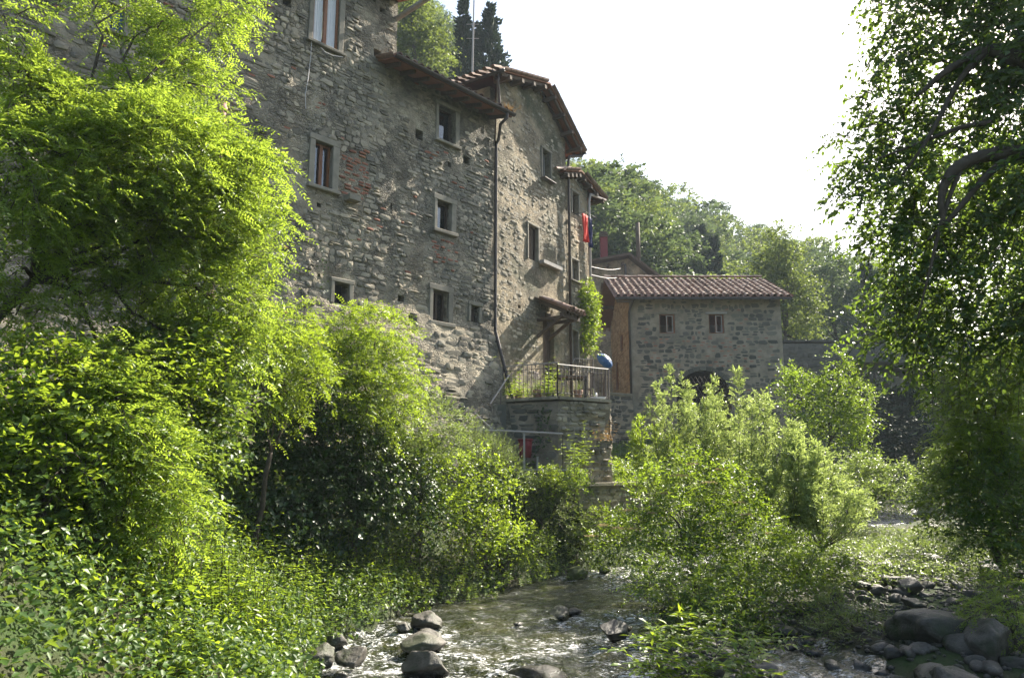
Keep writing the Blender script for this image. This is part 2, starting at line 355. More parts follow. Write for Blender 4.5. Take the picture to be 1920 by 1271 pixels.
for px, py, wpx in [(622, 1207, 46), (594, 1240, 60), (660, 1240, 62), (750, 1180, 36), (797, 1170, 56), (803, 1195, 44), (790, 1212, 78), (797, 1252, 76),
                    (973, 1172, 18), (1050, 1153, 46), (1078, 1148, 30), (1152, 1192, 60), (1083, 1075, 40), (1133, 1070, 26), (960, 1268, 60), (1020, 1270, 90),
                    (560, 1262, 46), (1175, 1180, 26), (640, 1262, 40)]:
    P = on_z(px, py + wpx * .2, W); ROCKS_IN.append((P.x, P.y, wpx / F * P.y))
def waterheight(X, Y):
    ch = .034 * np.sin(X * 5.1 + 2.0 * wob(X, Y, 1.9) * 3 + Y * 2.3) + .022 * np.sin(Y * 8.3 - X * 3.7 + wob(X, Y, 2.9) * 7) + .07 * wob(X, Y, 5.2) + .05 * wob(Y, X, 9.7)
    return ch
def water():
    xs = axis([(-60, -5, 5), (-5, 9, .07), (9, 40, .5), (40, 120, 5)]); ys = axis([(-40, 7, 3), (7, 24, .07), (24, 60, .5), (60, 160, 5)])
    X, Y = np.meshgrid(xs, ys)
    near = sstep((Y - 5) / 2) * sstep((60 - Y) / 10)
    calm = sstep((wob(X, Y, .55) + .25) / .4)                      # calmer glides between the riffles
    Z = W + waterheight(X, Y) * near * (.35 + .65 * calm)
    foam_glint = .12 + .85 * calm * sstep((wob(Y, X, 1.4) + .2) / .35)
    for rx, ry, rw in ROCKS_IN:
        r = np.hypot((X - rx) / (rw * .9), (Y - ry + rw * .25) / (rw * .8)); foam_glint = np.maximum(foam_glint, np.exp(-(r - .75) ** 2 * 6) * 1.0)
    foam_glint = foam_glint * near * np.where(X > np.interp(Y, YR, XR) + .4, .35, 1.0)
    V = np.stack([X, Y, Z], -1).reshape(-1, 3); nx = len(xs); ny = len(ys)
    i = (np.arange(ny - 1)[:, None] * nx + np.arange(nx - 1)[None]).ravel()
    me = raw_mesh('stream', V, np.stack([i, i + 1, i + nx + 1, i + nx], 1), None, True)
    a = me.attributes.new('foam_glint', 'FLOAT', 'POINT'); a.data.foreach_set('value', foam_glint.ravel().astype(np.float32))
    return tag(link('stream_water', me, M['water']), kind='structure')
water()

# ------------------------------------------------------------------ walls of rubble
def relief0(s, z, a=.03): return a * (nz(s, z, 3.1, 1.3) + .6 * nz(s, z, 7.7, 4.1))
def wall_sheet(parent, s0, s1, zmin, zmax, lo, hi, ops, relief, mat, step=.11, reveal=.34, name='wall'):
    def lines(a, b, cuts):
        L = list(np.linspace(a, b, max(2, int((b - a) / step) + 1)))
        for c in cuts:
            if a < c < b:
                k = min(range(len(L)), key=lambda i: abs(L[i] - c))
                if abs(L[k] - c) < step * .5 and 0 < k < len(L) - 1 and not any(abs(L[k] - q) < 1e-6 for q in cuts): L[k] = c
                else: L.append(c)
        return sorted(set(L))
    S = lines(s0, s1, [o[0] for o in ops] + [o[1] for o in ops]); Z = lines(zmin, zmax, [o[2] for o in ops] + [o[3] for o in ops])
    V = []; idx = {}
    def edge(s, z):
        for a, b, c, d in ops:
            if a - .02 < s < b + .02 and c - .02 < z < d + .02: return True
        return False
    for j, z in enumerate(Z):
        for i, s in enumerate(S):
            zz = min(max(z, lo(s)), hi(s)); y = 0.0 if edge(s, zz) else relief(s, zz)
            V.append((s, -y, zz))
    n = len(S); fs = []
    for j in range(len(Z) - 1):
        for i in range(n - 1):
            sm = (S[i] + S[i + 1]) / 2; zm = (Z[j] + Z[j + 1]) / 2
            if any(a < sm < b and c < zm < d for a, b, c, d in ops): continue
            a_ = j * n + i; q = (a_, a_ + 1, a_ + n + 1, a_ + n)
            if max(V[k][2] for k in q) - min(V[k][2] for k in q) < 1e-4: continue
            if zm > max(hi(S[i]), hi(S[i + 1])) or zm < min(lo(S[i]), lo(S[i + 1])): continue
            fs.append(q)
    mb = MB(); mb.add(V, fs)
    for a, b, c, d in ops:
        r = reveal
        mb.add([(a, 0, c), (b, 0, c), (b, 0, d), (a, 0, d), (a, r, c), (b, r, c), (b, r, d), (a, r, d)], [(0, 1, 5, 4), (1, 2, 6, 5), (2, 3, 7, 6), (3, 0, 4, 7)])
    return mb.build(name, mat, parent, smooth=False)

OCT = [(-.5, -.28), (-.3, -.5), (.3, -.5), (.5, -.28), (.5, .3), (.28, .5), (-.3, .5), (-.5, .28)]
def stone_geo(w, h, proud, depth=.05, jit=.11):
    vs = []; k = [(x + R.uniform(-jit, jit), y + R.uniform(-jit, jit)) for x, y in OCT]
    tx, tz = R.uniform(-.35, .35), R.uniform(-.35, .35)
    for x, y in k: vs.append((x * w, depth, y * h))
    for x, y in k: vs.append((x * w * .84, -proud * (.7 + tx * x + tz * y), y * h * .80))
    vs.append((R.uniform(-.1, .1) * w, -proud * (1.15), R.uniform(-.1, .1) * h))
    fs = [(i, (i + 1) % 8, 8 + (i + 1) % 8, 8 + i) for i in range(8)] + [(8 + i, 8 + (i + 1) % 8, 16) for i in range(8)]
    return vs, fs
def lay_stones(parent, place, s0, s1, z0, z1, lo, hi, ops, relief, keep, size, mat, name='stone', limit=300, frame=.04, brick=None, proud=(.012, .05), tone=(0, 1)):
    """irregular courses; keep(s,z)->probability that a stone shows there; place(s,y,z)->world point"""
    out = []; z = z0
    while z < z1:
        big = size(s0, z); h = R.uniform(big[2], big[3]); s = s0 - R.uniform(0, .2); ph = R.uniform(0, 50)
        while s < s1:
            a = size(s, z); w = R.uniform(a[0], a[1])
            if R.random() < .12: w *= 1.4
            zc = z + h / 2 + .10 * nz(s, ph, 0, .6) + R.uniform(-.012, .012); sc = s + w / 2; s += w
            parts = [(sc, zc, w, h)]
            if h > .13 and R.random() < .3: k = R.uniform(.35, .65); parts = [(sc, zc - h * (1 - k) / 2, w, h * k), (sc, zc + h * k / 2, w, h * (1 - k))]
            for c, q, ww, hh in parts:
                if c - ww / 2 < s0 or c + ww / 2 > s1 or q + hh / 2 > hi(c) - .02 or q - hh / 2 < lo(c): continue
                if any(c + ww / 2 > o[0] - frame and c - ww / 2 < o[1] + frame and q + hh / 2 > o[2] - frame and q - hh / 2 < o[3] + frame for o in ops): continue
                if R.random() > keep(c, q): continue
                br = brick and brick(c, q)
                out.append((c, q, ww, hh, br))
        z += h
    rest = {0: MB(), 1: MB()}; items = []
    for c, q, ww, hh, br in out:
        if br: ww = min(ww, .24); hh = min(hh, .075)
        g = stone_geo(ww - .012, hh - .011, (R.uniform(*proud) if R.random() < .45 else R.uniform(.002, proud[0] * 1.3)), jit=.04 if br else .13)
        px, py, d = proj(place(c, 0, q)); vis = -20 < px < 1940 and -20 < py < 1290
        items.append(((ww * hh / d / d if vis else 0), c, q, g, br, R.uniform(*tone)))
    items.sort(key=lambda t: -t[0])
    for k, (a, c, q, g, br, tn) in enumerate(items):
        y = -relief(c, q); mt = M['brick'] if br else mat
        if k < limit and a > 0:
            mb = MB(); mb.add(g[0], g[1], tn); o = mb.build('brick' if br else name, mt, parent); o.location = (c, y, q)
        else: rest[1 if br else 0].add([(v[0] + c, v[1] + y, v[2] + q) for v in g[0]], g[1], tn)
    if rest[0].v: tag(rest[0].build('small_stones', mat, parent), kind='stuff')
    if rest[1].v: tag(rest[1].build('small_bricks', M['brick'], parent), kind='stuff')

def surround(win, s0, s1, z0, z1, t=.13, out=.045, sill=True, head=True, mat=None):
    m_ = mat or M['frame_stone']
    def st(name, a, b, c, d, o=out, dp=.10):
        mb = MB(); mb.box(((a + b) / 2, (dp - o) / 2, (c + d) / 2), (b - a, dp + o, d - c), tone=R.random()); mb.v = [(v[0] + R.uniform(-.014, .014), v[1], v[2] + R.uniform(-.014, .014)) for v in mb.v]; ob = mb.build(name, m_, win)
        bv = ob.modifiers.new('bevel', 'BEVEL'); bv.width = .012; bv.segments = 1; return ob
    st('jamb', s0 - t, s0, z0, z1); st('jamb', s1, s1 + t * 1.3, z0, z1)
    st('lintel', s0 - t * 1.15, s1 + t * 1.45, z1, z1 + t * 1.15, out + .006)
    if sill: st('sill', s0 - t * 1.3, s1 + t * 1.6, z0 - t * .75, z0, out + .07)
def window(parent, s0, s1, z0, z1, mat='brownwood', depth=.17, casements=2, t=.13, sill=True, frame=True, glass=True, curtain=None, label=None, bars=0, cy=.0):
    mb = MB(); w = s1 - s0; h = z1 - z0; f = .055; y = depth
    def b(a, bb, c, d, dy=0): mb.box(((a + bb) / 2, y + dy, (c + d) / 2), (bb - a, .06, d - c), tone=R.random())
    b(s0, s0 + f, z0, z1); b(s1 - f, s1, z0, z1); b(s0 + f, s1 - f, z1 - f, z1, .004); b(s0 + f, s1 - f, z0, z0 + f, .004)
    if casements == 2: b((s0 + s1) / 2 - .045, (s0 + s1) / 2 + .045, z0 + f, z1 - f, -.012)
    for k in range(bars):
        zz = z0 + h * (k + 1) / (bars + 1); b(s0 + f, s1 - f, zz - .015, zz + .015, .002)
    wn_ = mb.build('window', M[mat], parent, label=label)
    if glass:
        n = casements
        for k in range(n):
            a = s0 + f + (w - 2 * f) * k / n + .008; c = s0 + f + (w - 2 * f) * (k + 1) / n - .008
            g = MB(); g.box(((a + c) / 2, y + .022, (z0 + z1) / 2), (c - a, .006, h - 2 * f)); g.build('pane', M['glass'], wn_)
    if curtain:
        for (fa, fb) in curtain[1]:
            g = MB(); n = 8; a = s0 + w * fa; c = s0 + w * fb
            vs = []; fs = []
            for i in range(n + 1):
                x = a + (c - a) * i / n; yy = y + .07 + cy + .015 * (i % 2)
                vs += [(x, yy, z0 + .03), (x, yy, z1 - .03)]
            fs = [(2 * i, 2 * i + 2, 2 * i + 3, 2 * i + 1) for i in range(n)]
            g.add(vs, fs); g.build('curtain', M[curtain[0]], wn_)  # curtain cloth; on the tall house, white sheets painting the reflected sky
    if frame: surround(wn_, s0, s1, z0, z1, t, sill=sill)
    return wn_
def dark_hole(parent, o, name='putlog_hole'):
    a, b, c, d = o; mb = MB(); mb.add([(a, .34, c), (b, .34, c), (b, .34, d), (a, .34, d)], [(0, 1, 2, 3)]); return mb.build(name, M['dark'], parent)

# ------------------------------------------------------------------ roofs of barrel tiles
def tile_mesh(w0=.11, w1=.085, L=.46, n=6, th=.016, tone=.5, flip=False):
    vs = []; fs = []
    for t, (r, y) in enumerate(((w0, 0), (w1, L))):
        for k in range(n + 1):
            a = PI * k / n
            for q in (0, th): vs.append((math.cos(a) * (r - q), y, (math.sin(a) * (r - q)) * (-1 if flip else 1)))
    m_ = 2 * (n + 1)
    for k in range(n):
        i = 2 * k; fs.append((i, i + 2, m_ + i + 2, m_ + i)); fs.append((i + 1, m_ + i + 1, m_ + i + 3, i + 3)); fs.append((i, i + 1, i + 3, i + 2)); 
    mb = MB(); mb.add(vs, fs, tone); return mb
TILES = [tile_mesh(tone=t, w0=R.uniform(.10, .12)).mesh('tile') for t in (0.1, .3, .45, .6, .75, .95)]
for t in TILES: t.materials.append(M['tile'])
PANMB = tile_mesh(flip=True, w0=.1, w1=.09)
from mathutils import Matrix
def tiled(parent, O, U, V, width, length, pitch=.25, row=.34, parts=False, deck=.06, rafters=0, ridge=False, soffit='soffit', rname='rafter', limit=300, rw=.09, rin=1.2):
    """O = lower left corner on the deck top, U along the eave, V up the slope (unit vectors)"""
    O, U, V = Vector(O), Vector(U).normalized(), Vector(V).normalized(); N = U.cross(V).normalized()
    if N.z < 0: N = -N
    mb = MB(); mb.box(O + U * width / 2 + V * length / 2 - N * deck / 2, (width, length, deck), ax=(U, V, N)); mb.build('roof_deck', M[soffit], parent)
    nc = max(1, round(width / pitch)); pc = width / nc; nr = max(1, int(length / row)); rest = MB(); pan = MB(); cnt = 0
    for c in range(nc):
        lift = .02 + R.uniform(0, .012)
        for r in range(nr):
            p = O + U * (pc * (c + .5) + R.uniform(-.014, .014)) + V * (row * r - .05 + R.uniform(-.025, .025)) + N * (.05 + .008 * math.sin(c * 1.7 + r))
            ang = R.uniform(-.05, .05); u = (U * math.cos(ang) + V * math.sin(ang)); v = N.cross(u).normalized(); vv = (v + N * -.035).normalized(); nn = u.cross(vv)
            mat4 = Matrix(((u.x, vv.x, nn.x, p.x), (u.y, vv.y, nn.y, p.y), (u.z, vv.z, nn.z, p.z), (0, 0, 0, 1)))
            if parts and cnt < limit:
                o = link('tile', R.choice(TILES), None, parent); o.matrix_local = mat4; cnt += 1
            else:
                src = R.choice(TILES); rest.add([mat4 @ x.co for x in src.vertices], [tuple(f.vertices) for f in src.polygons], R.random())
    for c in range(nc + 1):
        for r in range(nr):
            p = O + U * (pc * c) + V * (row * r - .03) + N * .075
            mat4 = Matrix(((U.x, V.x, N.x, p.x), (U.y, V.y, N.y, p.y), (U.z, V.z, N.z, p.z), (0, 0, 0, 1)))
            pan.add([mat4 @ Vector(x) for x in PANMB.v], PANMB.f, R.uniform(0, .5))
    if rest.v: tag(rest.build('cover_tiles', M['tile'], parent), kind='stuff')
    tag(pan.build('pan_tiles', M['tile'], parent), kind='stuff')
    if ridge:
        for k in range(int(width / .38)):
            p = O + U * (.38 * k) + V * (length) + N * .10; u = U.cross(Vector((0, 0, 1))).normalized()
            x = u; y = U; zz = x.cross(y); 
            if zz.z < 0: x = -x; zz = x.cross(y)
            o = link('ridge_tile', R.choice(TILES), None, parent); o.matrix_local = Matrix(((x.x * 1.25, y.x, zz.x, p.x), (x.y * 1.25, y.y, zz.y, p.y), (x.z, y.z, zz.z, p.z + R.uniform(0, .015)), (0, 0, 0, 1)))
    for k in range(rafters):
        x = width * (k + .5) / rafters; q = MB(); a = O + U * x + V * .06 - N * (deck + rw * .55); q.beam(a, a + V * rin, rw * .8, rw * 1.1, R.random()); q.build(rname, M['wood'], parent)

def pipe(parent, pts, r=.045, mat='copper', name='downpipe', n=8):
    return MB().tube(pts, r, n).build(name, M[mat], parent, smooth=True)

# ================================================================== THE LONG FACADE (tall house + lower house)
A = Facade((-.55, 22), 42.7)
def opA(x0, y0, x1, y1, ym=None, F_=A):
    xm = (x0 + x1) / 2; s0 = F_.sz(x0, (y0 + y1) / 2)[0]; s1 = F_.sz(x1, (y0 + y1) / 2)[0]
    return (s0, s1, F_.sz(xm, y1)[1], F_.sz(xm, y0)[1])
def baseA(s, z): return (.24 * max(0, 4.3 - z) if z < 4.3 else 0) * min(1, max(0, (s + 16) / 3))
SPLIT = -3.93
W1 = opA(587, -40, 636, 88); W2 = opA(588, 268, 623, 352); W3 = opA(822, 203, 853, 268); W4 = opA(819, 378, 846, 434); W5 = opA(811, 545, 840, 605)
W6 = opA(882, 574, 897, 604); W7 = opA(625, 530, 654, 570); W8 = opA(487, 518, 511, 543)
HOLA = [opA(x - w / 2, y - h / 2, x + w / 2, y + h / 2) for x, y, w, h in [(708, 101, 14, 14), (717, 20, 10, 10), (538, 4, 16, 16), (702, 2, 6, 6), (420, 85, 14, 22), (598, 516, 6, 6), (737, 388, 10, 12), (598, 385, 8, 8)]]
HOLB = [opA(x - w / 2, y - h / 2, x + w / 2, y + h / 2) for x, y, w, h in [(786, 253, 14, 18), (875, 301, 12, 14), (843, 309, 6, 10), (752, 560, 12, 12), (770, 596, 7, 7)]]
def relA(s, z):
    b = relief0(s, z, .035)
    if z < 4.6: b += .035 * nz(s, z, 2.2, 2.6)
    return b + baseA(s, z)
def inr(s, z, r, m_=0): return r[0] - m_ < s < r[1] + m_ and r[2] - m_ < z < r[3] + m_
PL_A = [opA(672, 0, 742, 105), opA(520, 560, 720, 640), opA(560, 355, 640, 400), opA(490, 545, 600, 620)]
def keepA(s, z):
    p = 1.0; n = nz(s, z, 1.0, .55) + .5 * nz(s, z, 5.0, 1.7)
    if n > .28: p = .55
    if n > .45: p = .25
    if z > 9.6 and s > SPLIT: p = min(p, .12 if z > 9.9 + .5 * nz(s, 0, 0, 1) else .4)
    x, y, d = proj(A.w(s, 0, z))
    if 676 < x < 728 and y < 90 - (x - 676) * .4: p = .04
    if 700 < x < 800 and 560 < y < 640: p = min(p, .35)
    if 560 < x < 640 and 352 < y < 395: p = .1
    if 600 < x < 672 and 500 < y < 530: p = .1
    return p
def brickA(s, z):
    x, y, d = proj(A.w(s, 0, z))
    return (638 < x < 692 and 283 < y < 366) or (812 < x < 856 and 445 < y < 492) or (590 < x < 610 and 178 < y < 205) or (460 < x < 487 and 350 < y < 470) or (800 < x < 850 and 285 < y < 300 and R.random() < .6) or R.random() < .015
def sizeA(s, z):
    if z < 4.2: return (.2, .46, .13, .27)
    if s < -8: return (.16, .5, .10, .2)
    k = nz(s, z, 12, .5)
    return (.08, .30, .05, .12) if k < -.1 else ((.12, .42, .08, .2) if k > .22 else (.09, .34, .06, .15))

H1 = thing('tall_stone_house', 'tall rubble stone house rising out of the top of the picture', 'house', A.P0, A.rz)
opsT = [W1, W2, W7, W8] + HOLA
BLW = opA(205, 12, 232, 62); opsT.append(BLW)
hiT = lambda s: 13.0
loT = lambda s: -1.5
wall_sheet(H1, -17, SPLIT, -1.5, 13.0, loT, hiT, opsT, relA, M['mortar'])
lay_stones(H1, A.w, -15.5, SPLIT, 1.0, 13.0, loT, hiT, opsT, relA, keepA, sizeA, M['stone'], brick=brickA, frame=.10, tone=(.05, .95))
mb = MB()   # the other walls of the tall house
mb.box(((-17 + SPLIT) / 2, 7.0, 6), (SPLIT + 17, .4, 15)); mb.box((SPLIT - .2, 3.6, 6), (.38, 6.5, 14.0)); mb.box((-17, 3.6, 6), (.4, 6.5, 15)); mb.build('rear_walls', M['mortar'], H1)
tiled(H1, (-17.3, -.55, 12.93), (1, 0, 0), (0, math.cos(.3), math.sin(.3)), -(-17.3) + SPLIT + .12, 4.2, rafters=20)
window(H1, *W1, mat='brownwood', curtain=('white', [(.07, .42), (.58, .93)]), t=.12, sill=True, depth=.06, glass=False, cy=-.05, label='tall window with white sheets for the reflected sky behind brown bars')  # bright sky reflection put in as white sheets instead of glass
window(H1, *W2, mat='brownwood', t=.14, depth=.15, bars=0)
window(H1, *BLW, mat='blue', t=.1, depth=.1)
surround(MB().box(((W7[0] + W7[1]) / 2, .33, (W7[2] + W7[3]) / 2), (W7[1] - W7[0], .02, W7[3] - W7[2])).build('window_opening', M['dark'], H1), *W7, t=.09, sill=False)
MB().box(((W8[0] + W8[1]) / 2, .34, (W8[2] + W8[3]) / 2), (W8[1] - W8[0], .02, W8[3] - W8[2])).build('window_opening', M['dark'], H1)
for o in HOLA: dark_hole(H1, o)
p = A.sz(655, 375); MB().box((p[0], -.12, p[1]), (.34, .3, .14), tone=.2).build('corbel', M['frame_stone'], H1)
# pale plaster apron under the second window and the terracotta down pipe
p0 = A.sz(418, 193, -.12); p1 = A.sz(411, 262, -.12); dp = [(p0[0], -.14, p0[1] - k * .7) for k in range(9)]
pp = pipe(H1, dp, .075, 'terracotta', 'drain_pipe', 10)
for k in (0, 3, 6): MB().tube([(p0[0], -.14, p0[1] - .12 - k * .7), (p0[0], -.14, p0[1] - .22 - k * .7)], .10, 10).build('collar', M['terracotta'], pp, True)
a = A.sz(750, 35); bm = A.w(a[0] + .1, .1, a[1]); MB().tube([(a[0] - .1, .2, a[1] - .06), (a[0] - .1, -1.55, a[1] - .02)], .075, 8).build('waste_gutter', M['greywood'], H1)
c0 = [A.sz(*q, -.05) for q in [(584, 75), (582, 110), (577, 150), (572, 178), (573, 205)]]
tag(MB().tube([(s, -.06, z) for s, z in c0], .009, 5).build('cable', M['cable'], H1, label='thin pale cable hanging below the top window'))
c0 = [A.sz(*q, -.09) for q in [(601, 90), (610, 99), (624, 105), (643, 108)]]
MB().tube([(s, -.1, z) for s, z in c0], .012, 5).build('cable', M['cable'], H1)

H2 = thing('lower_stone_house', 'stone house with an eave gutter and four grey framed windows beside the taller one', 'house', A.w(SPLIT, 0, 0), A.rz)
# this house has its own origin at the joint between the two; local x = s - SPLIT
sh = lambda o: (o[0] - SPLIT, o[1] - SPLIT, o[2], o[3])
ops2 = [sh(o) for o in (W3, W4, W5, W6)] + [sh(o) for o in HOLB]
LB = -SPLIT
pl2 = lambda s, y, z: A.w(s + SPLIT, y, z)
e0 = A.sz(742, 101, -.7); e1 = A.sz(958, 222, -.7); EZ = (e0[1] + e1[1]) / 2
EZT = EZ + .22
rel2 = lambda s, z: relA(s + SPLIT, z)
wall_sheet(H2, 0.0, LB, -1.5, EZT, loT, lambda s: EZT, ops2, rel2, M['mortar'])
lay_stones(H2, pl2, 0.0, LB, .6, EZT, loT, lambda s: EZT, ops2, rel2, lambda s, z: keepA(s + SPLIT, z), lambda s, z: sizeA(s + SPLIT, z), M['stone'], brick=lambda s, z: brickA(s + SPLIT, z), frame=.14, tone=(.05, .95))
mb = MB(); mb.box((LB / 2, 6.6, 5), (LB - .1, .4, 12.6)); mb.box((LB - .2, 3.5, 4.4), (.38, 6.2, 13.0)); mb.build('rear_walls', M['mortar'], H2)
pit = .27
tiled(H2, (e0[0] - SPLIT - .05, -.72, EZ), (1, 0, 0), (0, math.cos(pit), math.sin(pit)), e1[0] - e0[0] + .1, 4.6, rafters=9, rin=1.0)
gu = MB(); L = e1[0] - e0[0] + .15; n = 6; vs = []
for x in (0, L):
    for k in range(n + 1):
        a_ = PI * k / n; vs += [(e0[0] - SPLIT - .1 + x, -.80 + math.cos(a_) * .075, EZ + .01 - math.sin(a_) * .075)]
gu.add(vs, [(k, k + 1, n + 1 + k + 1, n + 1 + k) for k in range(n)]); g_ = gu.build('gutter', M['copper'], H2); sm = g_.modifiers.new('thick', 'SOLIDIFY'); sm.thickness = .008
ex = e1[0] - SPLIT; x0 = LB - .03
pz = A.sz(921, 620, -.1)[1]
pipe(H2, [(ex - .28, -.80, EZ - .05), (ex - .28, -.80, EZ - .22), (ex - .38, -.62, EZ - .40), (x0 + .05, -.16, EZ - .62), (x0, -.10, EZ - .8), (x0, -.10, pz), (x0 + .02, -.14, pz - .15), (x0 + .16, -.60, 2.15), (x0 + .2, -.75, 1.6)], .05)
for k in range(6): MB().tube([(x0, -.10, EZ - 1.5 - k * 1.1), (x0, -.10, EZ - 1.55 - k * 1.1)], .062, 8).build('pipe_clip', M['copper'], H2)
window(H2, *sh(W3), mat='wood', casements=1, t=.12, depth=.22, curtain=('curtain', [(.55, .95)]), label='top window under the eave with a half drawn curtain')
window(H2, *sh(W4), mat='wood', casements=1, t=.13, depth=.20)
window(H2, *sh(W5), mat='wood', casements=2, t=.13, depth=.22)
window(H2, *sh(W6), mat='wood', casements=1, t=.10, depth=.22, sill=False, label='smallest window near the downpipe')
for o in HOLB: dark_hole(H2, sh(o))
# dry plants on the gutter corner
# ================================================================== GABLED HOUSE BEHIND THE TERRACE
B = Facade((-.50, 22.04), 33.5)
SB1 = B.sz(1063, 480)[0]
rl = B.sz(945, 131, -.45); rr = B.sz(1032, 155, -.45); re = B.sz(1096, 284, -.45)
H3 = thing('gabled_stone_house', 'narrow gabled stone house with a tiled door canopy, between two downpipes above the terrace', 'house', B.P0, B.rz)
def gab(s):
    if s < rr[0]: return rl[1] + (rr[1] - rl[1]) * (s - rl[0]) / (rr[0] - rl[0]) - .14
    return rr[1] + (re[1] - rr[1]) * (s - rr[0]) / (re[0] - rr[0]) - .17
B1 = opA(1016, 283, 1031, 338, F_=B); B2 = opA(990, 424, 1008, 488, F_=B); BD = opA(1018, 600, 1039, 705, F_=B)
BH = [opA(x - 2, y - 3, x + 3, y + 3, F_=B) for x, y in [(973, 575), (1025, 300)][:1]]
opsB = [B1, B2, BD] + BH
relB = lambda s, z: relief0(s + 40, z, .035)
def keepB(s, z):
    x, y, d = proj(B.w(s, 0, z)); n = nz(s, z, 9.0, .6) + .5 * nz(s, z, 5.0, 1.9)
    p = .9 if y > 470 else (.5 if y > 300 else .3)
    if 978 < x < 1050 and 470 < y < 570: p = .04
    if n > .2: p *= .4
    if y > 610: p *= .4
    return p
wall_sheet(H3, 0, SB1, -.5, 14, lambda s: -.5, gab, opsB, relB, M['plaster'])
lay_stones(H3, B.w, 0.02, SB1, .6, 14, lambda s: -.5, gab, opsB, relB, keepB, lambda s, z: (.09, .28, .07, .15), M['stone'], frame=.06, tone=(.35, 1), proud=(.006, .025))
mb = MB(); mb.box((SB1 / 2, 7, 5), (SB1, .3, 13)); mb.box((.16, 3.6, 5.5), (.3, 6.7, 13.2)); mb.box((SB1 - .16, 3.6, 5), (.3, 6.7, 12.4)); mb.build('rear_walls', M['plaster'], H3)
def gable_roof(H, l, r, e, y0, y1, ext=0.0, raf=2):
    for k, (a, b) in enumerate(((l, r), (e, r))):
        a3, b3 = Vector((a[0], y0, a[1])), Vector((b[0], y0, b[1])); V = (b3 - a3); ln = V.length
        tiled(H, a3, (0, 1, 0), V, y1 - y0, ln, rafters=0, pitch=.27)
        # rafters under the overhang, along the slope, and purlin ends
        for j in range(raf):
            q = MB(); off = Vector((0, .10 + j * .3, -.13)); q.beam(a3 + off, b3 + off - V.normalized() * .1, .07, .10, R.random()); q.build('rafter', M['wood'], H)
        for j in range(4):
            t = (j + .5) / 4; c = a3 + V * t + Vector((0, .28, -.22)); MB().box(c, (.12, .62, .13), tone=R.random()).build('purlin_end', M['wood'], H)
gable_roof(H3, rl, rr, re, -.45, 7.3)
# gutters and pipes of the gabled house
MB().tube([(rl[0] - .06, -.5, rl[1] - .05), (rl[0] - .06, 6.5, rl[1] - .05)], .06, 8).build('gutter', M['copper'], H3, True)
pipe(H3, [(rl[0] - .03, -.3, rl[1] - .1), (rl[0] - .05, -.25, rl[1] - .35), (.05, -.1, rl[1] - 1.0), (.02, -.08, rl[1] - 1.3)], .045)
MB().tube([(re[0] + .05, -.5, re[1] - .04), (re[0] + .05, 6.5, re[1] - .04)], .06, 8).build('gutter', M['copper'], H3, True)
pipe(H3, [(re[0] + .02, -.4, re[1] - .06), (re[0] - .05, -.35, re[1] - .18), (SB1 + .06, -.12, re[1] - .32), (SB1 + .02, -.10, re[1] - .5), (SB1 + .02, -.10, 2.2)], .05)
window(H3, *B1, mat='greywood', casements=1, t=.07, depth=.24, sill=False)
z_ = B.sz(1022, 339); MB().box((z_[0] + .05, -.1, z_[1]), (.75, .22, .03)).build('iron_shelf', M['iron'], H3)
# shuttered window
w_ = window(H3, *B2, mat='wood', casements=2, t=.07, depth=.12, glass=False, sill=False)
for k in range(4):
    a = B2[0] + .04 + (B2[1] - B2[0] - .08) * k / 4; MB().box((a + (B2[1] - B2[0]) / 8 - .01, .16, (B2[2] + B2[3]) / 2), ((B2[1] - B2[0] - .08) / 4 - .012, .03, B2[3] - B2[2] - .04), tone=R.random()).build('shutter_board', M['wood'], w_)
le = opA(1010, 491, 1045, 506, F_=B); MB().box(((le[0] + le[1]) / 2, -.10, (le[2] + le[3]) / 2), (le[1] - le[0], .22, .12)).build('ledge_beam', M['greywood'], H3)
# door of vertical boards
dr_ = MB(); dr_.box(((BD[0] + BD[1]) / 2, .2, (BD[2] + BD[3]) / 2), (BD[1] - BD[0], .03, BD[3] - BD[2]), tone=.1); dd = dr_.build('door', M['wood'], H3)
for k in range(4):
    wd = (BD[1] - BD[0]) / 4; MB().box((BD[0] + wd * (k + .5), .165, (BD[2] + BD[3]) / 2), (wd - .012, .03, BD[3] - BD[2] - .03), tone=R.random()).build('board', M['wood'], dd)
MB().box(((BD[0] + BD[1]) / 2, -.03, BD[3] + .08), (BD[1] - BD[0] + .35, .3, .14)).build('door_lintel', M['wood'], H3)
# tiled canopy over the door
ca = B.sz(1003, 556, 0); cb = B.sz(1088, 590, -1.15)
cz = ca[1]; cw0 = ca[0] - .02; cw1 = cb[0] + .15
cv = Vector((0, 1.2, cz - cb[1])); 
tiled(H3, (cw0, -1.2, cb[1]), (1, 0, 0), cv, cw1 - cw0, cv.length, rafters=5, rin=1.1, soffit='wood', rw=.08)
MB().box(((cw0 + cw1) / 2, -1.0, cb[1] - .14), (cw1 - cw0, .12, .14), tone=.1).build('canopy_beam', M['wood'], H3)
for x in (cw0 + .15, cw1 - .3):
    MB().beam((x, -.95, cb[1] - .15), (x, 0, cb[1] - .75), .09, .09).build('bracket', M['wood'], H3)
    MB().box((x, -.5, cb[1] - .2), (.1, 1.05, .1)).build('canopy_joist', M['wood'], H3)

